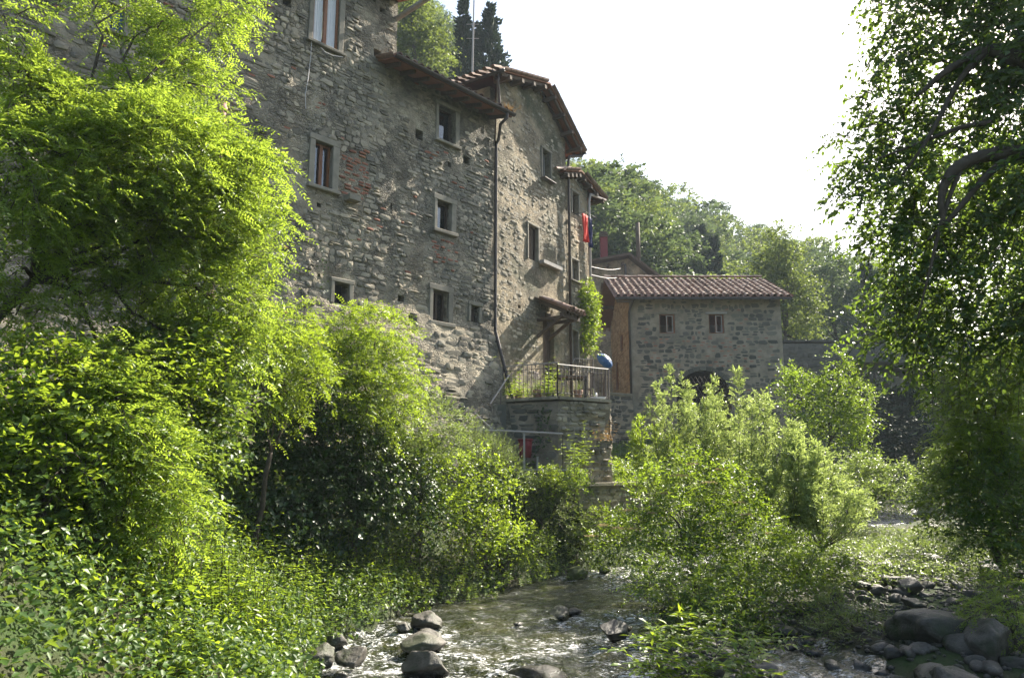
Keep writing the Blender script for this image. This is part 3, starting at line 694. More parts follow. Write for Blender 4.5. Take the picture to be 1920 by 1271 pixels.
# ================================================================== FAR HOUSE with washing line
SC0, SC1 = SB1 + .01, B.sz(1103, 480)[0]
fl = B.sz(1061, 318, -.3); fr_ = B.sz(1091, 319, -.3); fe = B.sz(1136, 373, -.3)
H4 = thing('end_stone_house', 'last narrow house of the row with washing at its upper window, beside the creeper', 'house', B.w(SC0, 0, 0), B.rz)
s4 = lambda q: (q[0] - SC0, q[1])
fl, fr_, fe = s4(fl), s4(fr_), s4(fe)
def gab4(s):
    if s < fr_[0]: return fl[1] + (fr_[1] - fl[1]) * (s - fl[0]) / (fr_[0] - fl[0]) - .12
    return fr_[1] + (fe[1] - fr_[1]) * (s - fr_[0]) / (fe[0] - fr_[0]) - .15
o4 = []
for q in [(1072, 362, 1084, 402), (1071, 488, 1083, 527), (1072, 620, 1083, 680)]:
    o = opA(*q, F_=B); o4.append((o[0] - SC0, o[1] - SC0, o[2], o[3]))
pl4 = lambda s, y, z: B.w(s + SC0, y, z)
wall_sheet(H4, 0, SC1 - SC0, -.5, 12.6, lambda s: -.5, gab4, o4, lambda s, z: relief0(s + 60, z, .03), M['plaster'])
lay_stones(H4, pl4, 0, SC1 - SC0, 1.5, 12.6, lambda s: -.5, gab4, o4, lambda s, z: relief0(s + 60, z, .03), lambda s, z: .45, lambda s, z: (.1, .3, .08, .16), M['stone'], frame=.07, tone=(.4, 1), limit=160)
mb = MB(); w4 = SC1 - SC0; mb.box((w4 / 2, 6, 5), (w4, .3, 11)); mb.box((w4 - .16, 3.1, 4.6), (.3, 5.8, 11.2)); mb.build('rear_walls', M['plaster'], H4)
gable_roof(H4, fl, fr_, fe, -.3, 6.2)
for i, o in enumerate(o4): window(H4, *o, mat='greywood' if i else 'wood', casements=1, t=.07, depth=.2, sill=(i == 1))
pipe(H4, [(fe[0] - .02, -.3, fe[1] - .05), (w4 + .0, -.14, fe[1] - .1), (w4 - .05, -.10, fe[1] - .4), (w4 - .05, -.10, 2.2)], .05, 'rail')
# washing
zl = o4[0][2] - .1
rack = thing('washing_line', 'small metal washing line bracket under the upper window of the end house', 'washing line', B.w(SC0 + o4[0][0], -.05, zl), B.rz)
MB().tube([(0, 0, 0), (0, -.55, .02)], .012, 5).build('arm', M['iron'], rack); MB().tube([(.75, 0, 0), (.75, -.55, .02)], .012, 5).build('arm', M['iron'], rack)
for k in range(3): MB().tube([(-.03, -.18 * (k + 1), .01), (.78, -.18 * (k + 1), .01)], .006, 4).build('line', M['cable'], rack)
def cloth(name, label, mat, x, y, w, h, seed):
    n, m_ = 8, 12; vs = []; rr_ = random.Random(seed)
    for j in range(m_ + 1):
        for i in range(n + 1):
            t = j / m_; xx = (i / n - .5) * w * (1 - .28 * math.sin(t * 2.4) + (.25 if t > .85 else 0) * rr_.uniform(-.3, .3))
            vs.append((xx, .05 * math.sin(i * 1.7 + seed + t * 2) * (.4 + t), -t * h * (1 - .08 * abs(i / n - .5))))
    fs = [(j * (n + 1) + i, j * (n + 1) + i + 1, (j + 1) * (n + 1) + i + 1, (j + 1) * (n + 1) + i) for j in range(m_) for i in range(n)]
    mb = MB().add(vs, fs, rr_.random()); o = mb.build(name, M[mat], None, True); o.location = B.w(SC0 + x, y, zl - .0); o.rotation_euler = (0, 0, B.rz)
    sm = o.modifiers.new('thick', 'SOLIDIFY'); sm.thickness = .01
    tag(o, label, 'laundry', 'washing hung on the line')
cloth('red_garment', 'bright red garment hanging from the washing line', 'red', o4[0][0] + .22, -.42, .42, 1.05, 2)
cloth('navy_garment', 'dark navy garment hanging right of the red one', 'navy', o4[0][0] + .62, -.42, .26, 1.15, 5)
for k, (x0_, y0_, x1_, y1_) in enumerate([(1030, 340, 1085, 430), (1105, 500, 1142, 506), (1105, 515, 1160, 519)]):
    pass
# overhead wires from the gabled house to the back house
wr = thing('overhead_wires', 'thin pale wires strung from the end house towards the house behind', 'wire', (0, 0, 0))
for (ax, ay, ay2) in [(1104, 499, 503), (1104, 514, 519)]:
    a, b = on_y(ax, ay, 27.2), on_y(1165, ay2, 47.5); pts = [a.lerp(b, t / 8) - Vector((0, 0, .12 * math.sin(PI * t / 8))) for t in range(9)]
    MB().tube(pts, .012, 4).build('wire', M['cable'], wr)

# ================================================================== MILL
MX0, MX1, MY0, MY1 = 5.93, 13.60, 37.0, 44.0
MZ = 8.55; MILL = thing('mill_house', 'square stone mill building with red tiled roof, two small windows and an arched doorway', 'building', (MX0, MY0, 0))
MW = MX1 - MX0
def opM(x0, y0, x1, y1):
    a = on_y(x0, y1, MY0); b = on_y(x1, y0, MY0); return (a.x - MX0, b.x - MX0, a.z, b.z)
m1, m2 = opM(1237, 589, 1265, 625), opM(1330, 589, 1357, 625)
ar = opM(1273, 695, 1368, 860); ac, ah = (ar[0] + ar[1]) / 2, (ar[1] - ar[0]) / 2; asp = on_y(1300, 742, MY0).z; atop = ar[3]
def loM(s):
    if abs(s - ac) < ah: return asp + (atop - asp) * math.sqrt(max(0, 1 - ((s - ac) / ah) ** 2))
    return -1.5
relM = lambda s, z: relief0(s + 90, z, .03)
def keepM(s, z):
    n = nz(s, z, 4.0, .5) + .5 * nz(s, z, 9.0, 1.6)
    if s < .55 or s > MW - .6: return .95
    return .6 if n > .4 else .93
def archop(s0_, s1_): return [(ac - ah - .14, ac + ah + .14, -1.5, atop + .05)]
frontM = wall_sheet(MILL, 0, MW, -1.5, MZ, loM, lambda s: MZ, [m1, m2, (ac - ah, ac + ah, -1.5, asp)], relM, M['mill_mortar'], step=.14, name='wall')
def sizeM(s, z):
    if s > MW - .9: return (.38, .65, .2, .32)
    if s < .8: return (.3, .55, .18, .3)
    return (.16, .48, .09, .22)
PLM = lambda s, y, z: Vector((MX0 + s, MY0 + y, z))
opsM = [m1, m2]
lay_stones(MILL, PLM, 0, MW, -.3, MZ - .1, lambda s: loM(s) + .18 if abs(s - ac) < ah + .1 else -1.5, lambda s: MZ, opsM, relM, keepM, sizeM, M['mill_stone'], frame=.12, proud=(.004, .02), tone=(.1, 1),
           brick=lambda s, z: (R.random() < .8 if abs(s - 4.3) < .75 and 5.3 < z < 6.7 else (R.random() < .3 if z < 6.6 and z > 5 else R.random() < .06)))
# arch ring stones and intrados
for k in range(15):
    t0 = PI * (k + .06) / 15; t1 = PI * (k + .94) / 15; q = MB(); vs = []
    for y in (-.06, .3):
        for (t, e_) in ((t0, 0), (t1, 0), (t1, .22), (t0, .22)): vs.append((ac - math.cos(t) * (ah + e_), y, asp + math.sin(t) * (atop - asp + e_)))
    q.add(vs, [(0, 1, 2, 3), (7, 6, 5, 4), (0, 4, 5, 1), (1, 5, 6, 2), (2, 6, 7, 3), (3, 7, 4, 0)], R.random()); q.build('arch_stone', M['mill_stone'], MILL)
# lattice gate in the arch
gt = MB()
gt.tube([(ac - ah + .02, .2, asp), (ac + ah - .02, .2, asp)], .03, 6); gate = gt.build('lattice_gate', M['iron'], MILL)
for sgn in (-1, 1):
    for k in range(-12, 13):
        x0_ = ac + k * .22; pts = []
        for j in range(25):
            z = -.2 + j * .2; x = x0_ + sgn * (z - 2) * .55
            if abs(x - ac) < ah - .02 and z < asp + (atop - asp) * math.sqrt(max(0, 1 - ((x - ac) / ah) ** 2)): pts.append((x, .2 + sgn * .012, z))
        if len(pts) > 1: MB().tube([pts[0], pts[-1]], .011, 4).build('bar', M['iron'], gate)
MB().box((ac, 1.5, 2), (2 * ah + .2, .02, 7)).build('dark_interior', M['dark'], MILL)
for o in (m1, m2):
    w_ = window(MILL, *o, mat='brownwood', casements=2, t=.06, depth=.13, sill=False, frame=False, glass=False)
    mb = MB(); cx = o[0] + (o[1] - o[0]) * .46; ww = (o[1] - o[0]) * .42
    for f_ in (0, .5, 1): pass
    for (a, b, c, d) in [(cx, cx + .04, o[2] + .06, o[3] - .06), (cx + ww - .04, cx + ww, o[2] + .06, o[3] - .06), (cx + .04, cx + ww - .04, o[2] + .06, o[2] + .10), (cx + .04, cx + ww - .04, o[3] - .10, o[3] - .06)]:
        mb.box(((a + b) / 2, .08, (c + d) / 2), (b - a, .03, d - c))
    mb.build('open_casement', M['greywood'], w_)
    MB().box(((o[0] + o[1]) / 2, -.0, o[3] + .05), (o[1] - o[0] + .3, .14, .09), tone=.6).build('lintel', M['greywood' if o is m2 else 'frame_stone'], w_)
    mb = MB()
# left gable wall, warm bounce light put into its stone colour: own sheet, turned
MR = 40.6; MRZ = 10.45
GB = bpy.data.objects.new('gable_wall', None)
def gabM(t):  # t = distance back from the front corner
    return (MZ - .05 + (MRZ - MZ - .1) * min(1, t / (MR - MY0))) if t < MR - MY0 else MRZ - .15 - (MRZ - MZ) * (t - (MR - MY0)) / 3.4
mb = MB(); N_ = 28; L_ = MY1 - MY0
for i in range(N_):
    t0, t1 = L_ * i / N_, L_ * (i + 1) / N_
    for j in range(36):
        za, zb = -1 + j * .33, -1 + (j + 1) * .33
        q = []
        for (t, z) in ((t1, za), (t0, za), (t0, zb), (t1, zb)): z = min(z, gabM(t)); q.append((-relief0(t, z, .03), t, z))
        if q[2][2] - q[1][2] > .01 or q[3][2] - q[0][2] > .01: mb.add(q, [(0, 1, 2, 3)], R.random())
gw = mb.build('gable_wall', M['bounce_warm'], MILL)
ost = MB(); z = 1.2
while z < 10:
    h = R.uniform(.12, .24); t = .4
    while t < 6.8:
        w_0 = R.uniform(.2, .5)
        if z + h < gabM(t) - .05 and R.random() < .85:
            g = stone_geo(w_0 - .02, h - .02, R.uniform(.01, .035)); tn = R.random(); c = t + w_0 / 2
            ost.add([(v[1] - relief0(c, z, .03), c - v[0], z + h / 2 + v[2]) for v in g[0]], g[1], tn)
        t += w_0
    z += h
tag(ost.build('bounce_warm_stones', M['bounce_warm'], MILL), kind='stuff')
mb = MB(); mb.box((MW / 2, L_, 4), (MW, .3, 9)); mb.box((MW - .15, L_ / 2, 3.8), (.3, L_ - .2, 9.4)); mb.build('rear_walls', M['mill_mortar'], MILL)
for k, (t, z0_, z1_) in enumerate([(4.6, 4.4, 5.9), (2.6, 6.3, 7.1)]): MB().box((-.03, t, (z0_ + z1_) / 2), (.06, .6, z1_ - z0_), tone=.2).build('blind_opening', M['brownwood'], MILL)
U0 = on_y(1153, 556, 36.35).x - MX0; U1 = on_y(1484, 556, 36.35).x - MX0
vv_ = Vector((0, MR - 36.35, MRZ - 8.45)); tiled(MILL, (U0, -.65, 8.50), (1, 0, 0), vv_, U1 - U0, vv_.length, pitch=.345, row=.40, parts=True, rafters=0, ridge=True)
vb_ = Vector((0, -3.9, MRZ - 8.45)); tiled(MILL, (U0, MY1 - MY0 + .5, 8.50), (1, 0, 0), vb_, U1 - U0, vb_.length, pitch=.345, row=.40)
for k in range(16): x = .2 + (MW - .4) * k / 15; MB().beam((x, -.55, 8.40), (x, .2, 8.78), .09, .11, R.random()).build('rafter', M['wood'], MILL)
for (t, zz) in ((-.5, 8.32), (1.6, 9.3), (3.55, 10.22), (5.6, 9.3)): MB().box((U0 / 2 + .1, t, zz), (-U0, .14, .16), tone=R.random()).build('purlin', M['wood'], MILL)
MB().box(((U0 + U1) / 2, -.69, 8.41), (U1 - U0, .08, .1), tone=0).build('gutter', M['copper'], MILL)
pipe(MILL, [(.1, -.6, 8.3), (.02, -.2, 8.0), (-.02, -.10, 7.8), (-.02, -.10, -.5)], .06)

# house behind with chimneys
g0, g1, g2 = on_y(1095, 489, 48), on_y(1178, 478, 48), on_y(1232, 520, 48)
BK = thing('back_house', 'plastered house behind the mill showing only its gable top and dark eaves', 'house', (g1.x, 48, 0))
mb = MB(); zz0 = 3
mb.add([(-6, 0, zz0), (g2.x - g1.x - .5, 0, zz0), (g2.x - g1.x - .5, 0, g2.z + .1), (0, 0, g1.z - .25), (-6, 0, g0.z - .9)], [(0, 1, 2, 3, 4)]); mb.build('wall', M['plaster'], BK); MB().box((-2.5, 6, 7), (7.5, .3, 9)).build('rear_wall', M['plaster'], BK)
def slab(pa, pb, y0, y1, th, parent, nm, mat):
    a, b = Vector(pa), Vector(pb); d = (b - a); n = Vector((-d.z, 0, d.x)).normalized()
    MB().add([(a.x, y0, a.z), (b.x, y0, b.z), (b.x, y1, b.z), (a.x, y1, a.z)] + [(a.x + n.x * th, y0, a.z + n.z * th), (b.x + n.x * th, y0, b.z + n.z * th), (b.x + n.x * th, y1, b.z + n.z * th), (a.x + n.x * th, y1, a.z + n.z * th)],
             [(3, 2, 1, 0), (4, 5, 6, 7), (0, 1, 5, 4), (1, 2, 6, 5), (2, 3, 7, 6), (3, 0, 4, 7)]).build(nm, mat, parent)
slab((-6, 0, g0.z - .85), (0.05, 0, g1.z - .16), -.6, 7, .16, BK, 'roof', M['wood'])
slab((0, 0, g1.z - .2), (g2.x - g1.x, 0, g2.z - .1), -.6, 7, .16, BK, 'roof', M['wood'])
for k in range(6): MB().box((-5.2 + k * .95, -.25, g0.z - .88 + k * .115), (.12, .6, .14)).build('rafter', M['wood'], BK)
MB().box((g2.x - g1.x - 2.1, -.1, 12), (.12, .1, 2.8)).build('drain_pipe', M['copper'], BK)
c = on_y(1132, 470, 49); CH = MB(); CH.box((c.x - g1.x, 1, c.z - .1), (.48, .5, 2.0)); ch_ = CH.build('chimney', M['redpaint'], BK, label='dull red chimney')
for q in range(3): MB().box((c.x - g1.x, 1, c.z + .95 + q * .14), (.56 - q * .04, .58 - q * .04, .09)).build('cap', M['wood'], ch_)
c = on_y(1196, 450, 50); MB().tube([(c.x - g1.x, 2, c.z - 2.2), (c.x - g1.x, 2, c.z + 1.25)], .15, 10).build('stovepipe', M['wood'], BK, True)

# bridge
BRY = 47.0
b0, b1 = on_y(1440, 641, BRY), on_y(1700, 637, BRY)
BRX = b0.x - 2
BR = thing('stone_bridge', 'old stone bridge with plain parapet and wide arch behind the mill', 'bridge', (BRX, BRY, 0))
bcx, brad = on_y(1655, 700, BRY).x - BRX, on_y(1655, 700, BRY).x - on_y(1478, 700, BRY).x
btop = on_y(1650, 678, BRY).z; bsp = on_y(1480, 775, BRY).z
def loB(s): return bsp + (btop - bsp) * math.sqrt(max(0, 1 - ((s - bcx) / brad) ** 2)) if abs(s - bcx) < brad else -3
hiB = lambda s: b0.z + .004 * s
wall_sheet(BR, 0, 30, -3, b0.z + .5, loB, hiB, [], lambda s, z: relief0(s + 130, z, .05), M['mill_stone'], step=.3)
lay_stones(BR, lambda s, y, z: Vector((BRX + s, BRY + y, z)), 0, 22, 3.2, b0.z, lambda s: loB(s) + .1, hiB, [], lambda s, z: relief0(s + 130, z, .05), lambda s, z: .9, lambda s, z: (.3, .7, .18, .34), M['mill_stone'], frame=0, limit=120, tone=(0, .7))
mb = MB(); n = 24
for k in range(n):
    t0, t1 = PI * k / n, PI * (k + 1) / n
    P_ = [(bcx - math.cos(t) * brad, y, bsp + math.sin(t) * (btop - bsp)) for (t, y) in ((t0, 0), (t1, 0), (t1, 4), (t0, 4))]; mb.add(P_, [(0, 1, 2, 3)])
mb.add([(0, 0, b0.z), (30, 0, b0.z + .12), (30, 4, b0.z + .12), (0, 4, b0.z), (0, 4, -3), (30, 4, 3)], [(0, 1, 2, 3)])
mb.build('vault', M['mill_stone'], BR)
mb = MB()
for k in range(40): mb.box((k * .75 + .3, .2, b0.z + .05 + .004 * k * .75), (.7, .5, .12), tone=R.random() * .6)
tag(mb.build('coping_stones', M['mill_stone'], BR), kind='stuff')

# ================================================================== TERRACE, STEPS, RAILINGS
TZ = 2.0
T0 = on_y(943, 747, 21.7); T1 = on_y(1046, 748, 20.8); T2 = on_y(1143, 757, 21.9)
tp = [Vector((T0.x, T0.y, 0)), Vector((T1.x, T1.y, 0)), Vector((T2.x, T2.y, 0))]
TR = thing('stone_terrace', 'raised stone terrace with a slab edge in front of the gabled house', 'terrace', (0, 0, 0))
poly = [tp[0], tp[1], tp[2], Vector((3.2, 25.4, 0)), Vector((2.9, 27.2, 0)), B.w(0, .1, 0)]
mb = MB(); mb.add([(p.x, p.y, TZ - .01) for p in poly] + [(p.x, p.y, TZ - .12) for p in poly], [tuple(range(len(poly)))] ); mb.build('paving', M['mortar'], TR)
def wallrun(parent, a, b, z0, z1, size, mat, seed, limit, sub='wall_face', rough=.06, mort='mill_mortar', proudv=(.02, .07)):
    """a run of masonry between two ground points with the outside on the right hand side of a->b"""
    d = (b - a); L = d.length; h = bpy.data.objects.new(sub, None)
    rz = math.atan2(d.y, d.x)
    rel = lambda s, z: relief0(s + seed, z, rough)
    w = wall_sheet(None, 0, L, z0, z1, lambda s: z0, lambda s: z1, [], rel, M[mort], step=.12, name=sub)
    w.parent = parent; w.location = (a.x, a.y, 0); w.rotation_euler = (0, 0, rz)
    pl = lambda s, y, z: Vector((a.x + d.x / L * s - d.y / L * y, a.y + d.y / L * s + d.x / L * y, z))
    bpy.data.objects.remove(h)
    lay_stones(w, pl, -.05, L + .05, z0, z1 + .05, lambda s: -9, lambda s: z1 + .05, [], rel, lambda s, z: .97, size, M[mat], frame=0, limit=limit, proud=proudv)
    return w
wallrun(TR, tp[0], tp[1], -1.0, TZ - .12, lambda s, z: (.25, .6, .14, .26), 'mill_stone', 200, 60)
wallrun(TR, tp[1], tp[2], -1.2, TZ - .12, lambda s, z: (.12, .32, .10, .2), 'stone', 230, 220, rough=.08, proudv=(.03, .10))
wallrun(TR, tp[2], Vector((3.2, 25.4, 0)), -1.2, TZ - .12, lambda s, z: (.12, .32, .10, .2), 'stone', 260, 40)
for a, b in ((tp[0], tp[1]), (tp[1], tp[2])):
    d = (b - a); n = 4
    for k in range(n):
        c = a + d * (k + .5) / n; q = MB(); nn = Vector((d.y, -d.x, 0)).normalized(); q.box((c.x + nn.x * .03 - nn.x * .15, c.y + nn.y * .03 - nn.y * .15, TZ - .03), (d.length / n - .012, .42, .08), rz=math.atan2(d.y, d.x), tone=.2 + R.random() * .5)
        q.build('edge_slab', M['stone'], TR)
def posts(parent, a, b, z0, z1, n, r=.012, bars=True, top=.018, mat='iron', zb=None):
    zb0 = z0 if zb is None else zb
    MB().tube([(a.x, a.y, z1), (b.x, b.y, z1)], top, 6).build('handrail', M['rail'], parent)
    MB().tube([(a.x, a.y, z0 + .12), (b.x, b.y, z0 + .12)], .012, 5).build('lower_rail', M[mat], parent)
    MB().tube([(a.x, a.y, z1 - .14), (b.x, b.y, z1 - .14)], .010, 5).build('upper_rail', M[mat], parent)
    for k in range(n + 1):
        p = a.lerp(b, k / n); big = k in (0, n)
        MB().tube([(p.x, p.y, z0 + (0 if big else .12)), (p.x, p.y, z1)], r * (1.9 if big else 1), 5).build('post' if big else 'baluster', M[mat], parent)
RL = thing('terrace_railing', 'wrought iron railing with thin upright bars along the front edge of the terrace', 'railing', (0, 0, 0))
ins = lambda p: p + Vector((0, .12, 0))
posts(RL, ins(tp[0]), ins(tp[1]), TZ, TZ + .98, 13); posts(RL, ins(tp[1]), ins(tp[2]), TZ, TZ + .93, 14)
posts(RL, ins(tp[2]) - Vector((.08, 0, 0)), Vector((3.1, 25.3, 0)), TZ, TZ + .93, 22)
R2 = thing('back_railing', 'second iron railing at the stair head behind the terrace table', 'railing', (0, 0, 0))
ra, rb = on_y(1078, 672, 26), on_y(1111, 679, 26.2); z_a = ra.z
posts(R2, Vector((ra.x, ra.y, 0)), Vector((rb.x, rb.y, 0)), TZ + .1, z_a, 7)
MB().tube([(ra.x, ra.y, z_a), (ra.x - .45, ra.y - .3, z_a - .75)], .018, 5).build('handrail', M['rail'], R2)
# stair down the left side of the terrace
ST = thing('stone_steps', 'shadowed stone steps going down from the left end of the terrace', 'steps', (0, 0, 0))
sa = Vector((T0.x - .05, T0.y + .1, 0)); dirS = Vector((-.90, -.25, 0)).normalized(); nS = Vector((-dirS.y, dirS.x, 0))
for k in range(7):
    c = sa + dirS * (.15 + .28 * k); zt = TZ - .18 * (k + 1)
    MB().box((c.x, c.y, (zt - 1.2) / 2 + 0), (.30, 1.1, zt + 1.2), rz=math.atan2(dirS.y, dirS.x), tone=R.random() * .5).build('step', M['mill_stone'], ST)
H_ = thing('stair_handrail', 'bent pale metal handrail following the steps beside the terrace', 'handrail', (0, 0, 0))
def P_(x, y, Y): return on_y(x, y, Y)
for pts in ([(955, 703, 21.6), (919, 757, 21.0)], [(922, 804, 20.7), (881, 765, 20.5), (838, 765, 20.4)]):
    MB().tube([P_(*q) for q in pts], .022, 6).build('handrail', M['rail'], H_)
for x, y0, y1, Y in ((921, 757, 806, 21.0), (939, 735, 800, 21.3), (881, 765, 812, 20.5), (955, 703, 747, 21.6)):
    MB().tube([P_(x, y0, Y), P_(x, y1, Y)], .016, 6).build('post', M['iron'], H_)
L2 = thing('lower_rail', 'long pale metal rail in front of the terrace foot', 'handrail', (0, 0, 0))
MB().tube([P_(860, 805, 20.2), P_(960, 808, 20.1), P_(1056, 813, 20.0)], .028, 6).build('rail', M['rail'], L2)
for x, Y, yb in ((905, 20.15, 880), (1055, 20.0, 905)): MB().tube([P_(x, 810, Y), P_(x, yb, Y)], .013, 6).build('post', M['copper'], L2)
pt = thing('lower_path', 'narrow stone ledge with a pale edge below the terrace', 'ledge', (0, 0, 0))
a, b = P_(955, 882, 19.6), P_(1070, 882, 19.8)
MB().box(((a.x + b.x) / 2, 20.3, a.z - .30), (b.x - a.x, 1.0, .56), tone=.2).build('slab', M['mill_stone'], pt)
MB().beam(a + Vector((0, .1, .02)), b + Vector((0, .1, .02)), .035, .035).build('edge_bar', M['rail'], pt)
for x, y0, y1, nm, lb in ((983, 812, 880, 'wooden_stake', 'taller weathered wooden stake in front of the red tub'), (1008, 856, 882, 'wooden_stake', 'short wooden stake below the terrace')):
    a, b = P_(x, y0, 19.75), P_(x, y1, 19.75); mb = MB(); mb.box((0, 0, (b.z - a.z) / -2), (.05, .05, a.z - b.z)); o = mb.build(nm, M['greywood']); o.location = b; tag(o, lb, 'stake')
a = P_(985, 858, 20.6); mb = MB(); vs = []
mb.tube([(0, 0, 0), (0, 0, .5)], [.16, .2], 14); tub = thing('red_tub', 'dull red tub standing under the lower rail', 'tub', a); mb.build('body', M['redpaint'], tub, True); MB().tube([(0, 0, .46), (0, 0, .51)], .215, 14).build('rim', M['redpaint'], tub, True)
# table, chairs, bench
def table(x, y, w, d, h, label):
    t = thing('garden_table', label, 'table', (x, y, TZ), .2)
    q = MB(); q.box((0, 0, h), (w, d, .035), tone=.6); o = q.build('table_top', M['iron'], t); 
    for i in (-1, 1):
        for j in (-1, 1): MB().box((i * (w / 2 - .08), j * (d / 2 - .08), h / 2 - .01), (.07, .05, h - .02), tone=.1, taper=1.3).build('leg', M['copper'], t)
    MB().box((0, 0, h - .06), (w - .12, .04, .06)).build('apron', M['copper'], t)
tbx = P_(1062, 700, 22.3); table(tbx.x, 22.4, 1.15, .75, .74, 'dark garden table behind the terrace railing')
def chair(x, y, rz, label):
    t = thing('garden_chair', label, 'chair', (x, y, TZ), rz, None)
    MB().box((0, 0, .43), (.44, .42, .03)).build('seat', M['iron'], t)
    q = MB(); 
    for k in range(5): q.box((-.18 + k * .09, .21, .66), (.03, .02, .44))
    q.box((0, .21, .88), (.44, .03, .05)); q.build('backrest', M['iron'], t)
    for i in (-1, 1):
        for j in (-1, 1): MB().box((i * .19, j * .18, .21), (.035, .035, .42)).build('leg', M['iron'], t)
c = P_(1018, 720, 22.2); chair(c.x, 22.3, 1.2, 'iron garden chair left of the terrace table')
c = P_(1100, 720, 22.6); chair(c.x, 22.9, -1.5, 'iron garden chair right of the terrace table')
c = P_(1119, 752, 21.95); bn = thing('stone_basin', 'small white stone basin on the right corner of the terrace', 'basin', (c.x, 22.15, TZ))
MB().tube([(0, 0, 0), (0, 0, .05), (0, 0, .10)], [.24, .30, .33], 14).build('bowl', M['white'], bn, True); MB().tube([(0, 0, .10), (0, 0, .24)], [.05, .03], 8).build('spout', M['white'], bn, True)
# blue parasol
c = P_(1134, 676, 30); ps = thing('blue_parasol', 'blue parasol tilted on its side beside the mill gable wall', 'parasol', c)
q = MB(); n = 16; vs = [(0, 0, .36)]
for r_, z_ in ((.25, .31), (.45, .19), (.58, 0)):
    for k in range(n): a = 2 * PI * k / n; vs.append((math.cos(a) * r_, math.sin(a) * r_, z_ - (.03 if k % 2 else 0)))
fs = [(0, 1 + k, 1 + (k + 1) % n) for k in range(n)] + [(1 + j * n + k, 1 + (j + 1) * n + k, 1 + (j + 1) * n + (k + 1) % n, 1 + j * n + (k + 1) % n) for j in range(2) for k in range(n)]
q.add(vs, fs); q.build('canopy', M['blue'], ps); MB().tube([(0, 0, .38), (0, 0, -1.3)], .018, 6).build('pole', M['rail'], ps); ps.rotation_euler = (1.0, .75, 0); ps.scale = (.66, .5, .5)
# slate coloured boards lying near the mill
c = P_(1178, 885, 26); sb = thing('boarded_hatch', 'bluish grey sloping board lid between the terrace and the willow', 'hatch', c)
for k in range(4): MB().box((0, -.35 + .25 * k, .08 + .08 * k), (1.5, .235, .03), tone=R.random()).build('board', M['slate'], sb)
# low walls
LW = thing('low_retaining_wall', 'low mossy retaining wall below the terrace at the edge of the bank', 'wall', (0, 0, 0))
a, b = P_(1085, 912, 20.5), P_(1200, 912, 22.6); wallrun(LW, Vector((a.x, a.y, 0)), Vector((b.x, b.y, 0)), -2.0, -.42, lambda s, z: (.25, .55, .12, .24), 'stone', 300, 40)
MB().box(((a.x + b.x) / 2, (a.y + b.y) / 2 + .25, -.40), ((b - a).length, .6, .08), rz=math.atan2(b.y - a.y, b.x - a.x), tone=.5).build('coping', M['stone'], LW)
SW = thing('side_wall', 'stone wall stub joining the left corner of the mill', 'wall', (0, 0, 0))
a, b = P_(1128, 737, 35.5), P_(1186, 737, 36.4); wallrun(SW, Vector((a.x, a.y, 0)), Vector((b.x, b.y, 0)), -1.5, a.z, lambda s, z: (.25, .55, .14, .26), 'mill_stone', 330, 50)
MB().box(((a.x + b.x) / 2, (a.y + b.y) / 2 + .3, a.z + .02), (1.6, .6, .08), rz=math.atan2(b.y - a.y, b.x - a.x), tone=.5).build('coping', M['stone'], SW)
# overgrown retaining wall below the houses
RW = thing('overgrown_bank_wall', 'old retaining wall almost hidden by ivy below the houses', 'wall', (0, 0, 0))
wallrun(RW, Vector((-7.0, 12.2, 0)), Vector((-1.3, 18.6, 0)), -2.3, .35, lambda s, z: (.3, .6, .2, .34), 'mill_stone', 400, 10)
mb = MB(); mb.add([(-7, 12.2, .33), (-1.3, 18.6, .33), (-.8, 21.6, .5), (-3, 20.5, .9), (-10.5, 13.5, .9)], [(0, 1, 2, 3, 4)]); tag(mb.build('upper_terrace_ground', M['soil']), kind='structure')
# aerial mast behind the roofs
a, b = on_y(884, 140, 44), on_y(889, -5, 44); ma = thing('aerial_mast', 'thin pale aerial mast between the two cypresses', 'mast', (a.x, a.y, a.z - 3)); MB().tube([(0, 0, 0), (b.x - a.x, 0, b.z - a.z + 3)], [.09, .05], 6).build('pole', M['rail'], ma)
for k in range(2): MB().tube([(-.35, 0, 6.5 - k), (.45, 0, 6.5 - k)], .02, 4).build('crossbar', M['rail'], ma)

# ================================================================== LEAVES
def _norm(a): return a / np.maximum(np.linalg.norm(a, axis=-1, keepdims=True), 1e-6)
def leaf_quads(P, D, N, Ln, Wd, rng, fold=.18, belly=.42):
    """each leaf: base, left, tip, right; two triangles folded along the midrib"""
    D = _norm(D); S = _norm(np.cross(D, N)); N = np.cross(S, D)
    Ln = np.asarray(Ln)[:, None]; Wd = np.asarray(Wd)[:, None]
    tip = P + D * Ln - N * Ln * .12
    mid = P + D * Ln * belly + N * Wd * fold
    V = np.stack([P, mid + S * Wd / 2, tip, mid - S * Wd / 2], 1).reshape(-1, 3)
    i = np.arange(len(P)) * 4
    Fc = np.stack([np.stack([i, i + 2, i + 1], 1), np.stack([i, i + 3, i + 2], 1)], 1).reshape(-1, 3)
    return V, Fc
class Leaves:
    def __init__(s): s.V = []; s.F = []; s.T = []; s.n = 0
    def add(s, V, Fc, tone):
        s.V.append(V); s.F.append(Fc + s.n); s.T.append(tone); s.n += len(V)
    def build(s, name, mat, parent, kind=True):
        me = raw_mesh(name, np.concatenate(s.V), np.concatenate(s.F), np.concatenate(s.T)); o = link(name, me, mat, parent)
        if kind: tag(o, kind='stuff')
        return o
def rnd_dir(rng, n): return _norm(rng.normal(0, 1, (n, 3)))
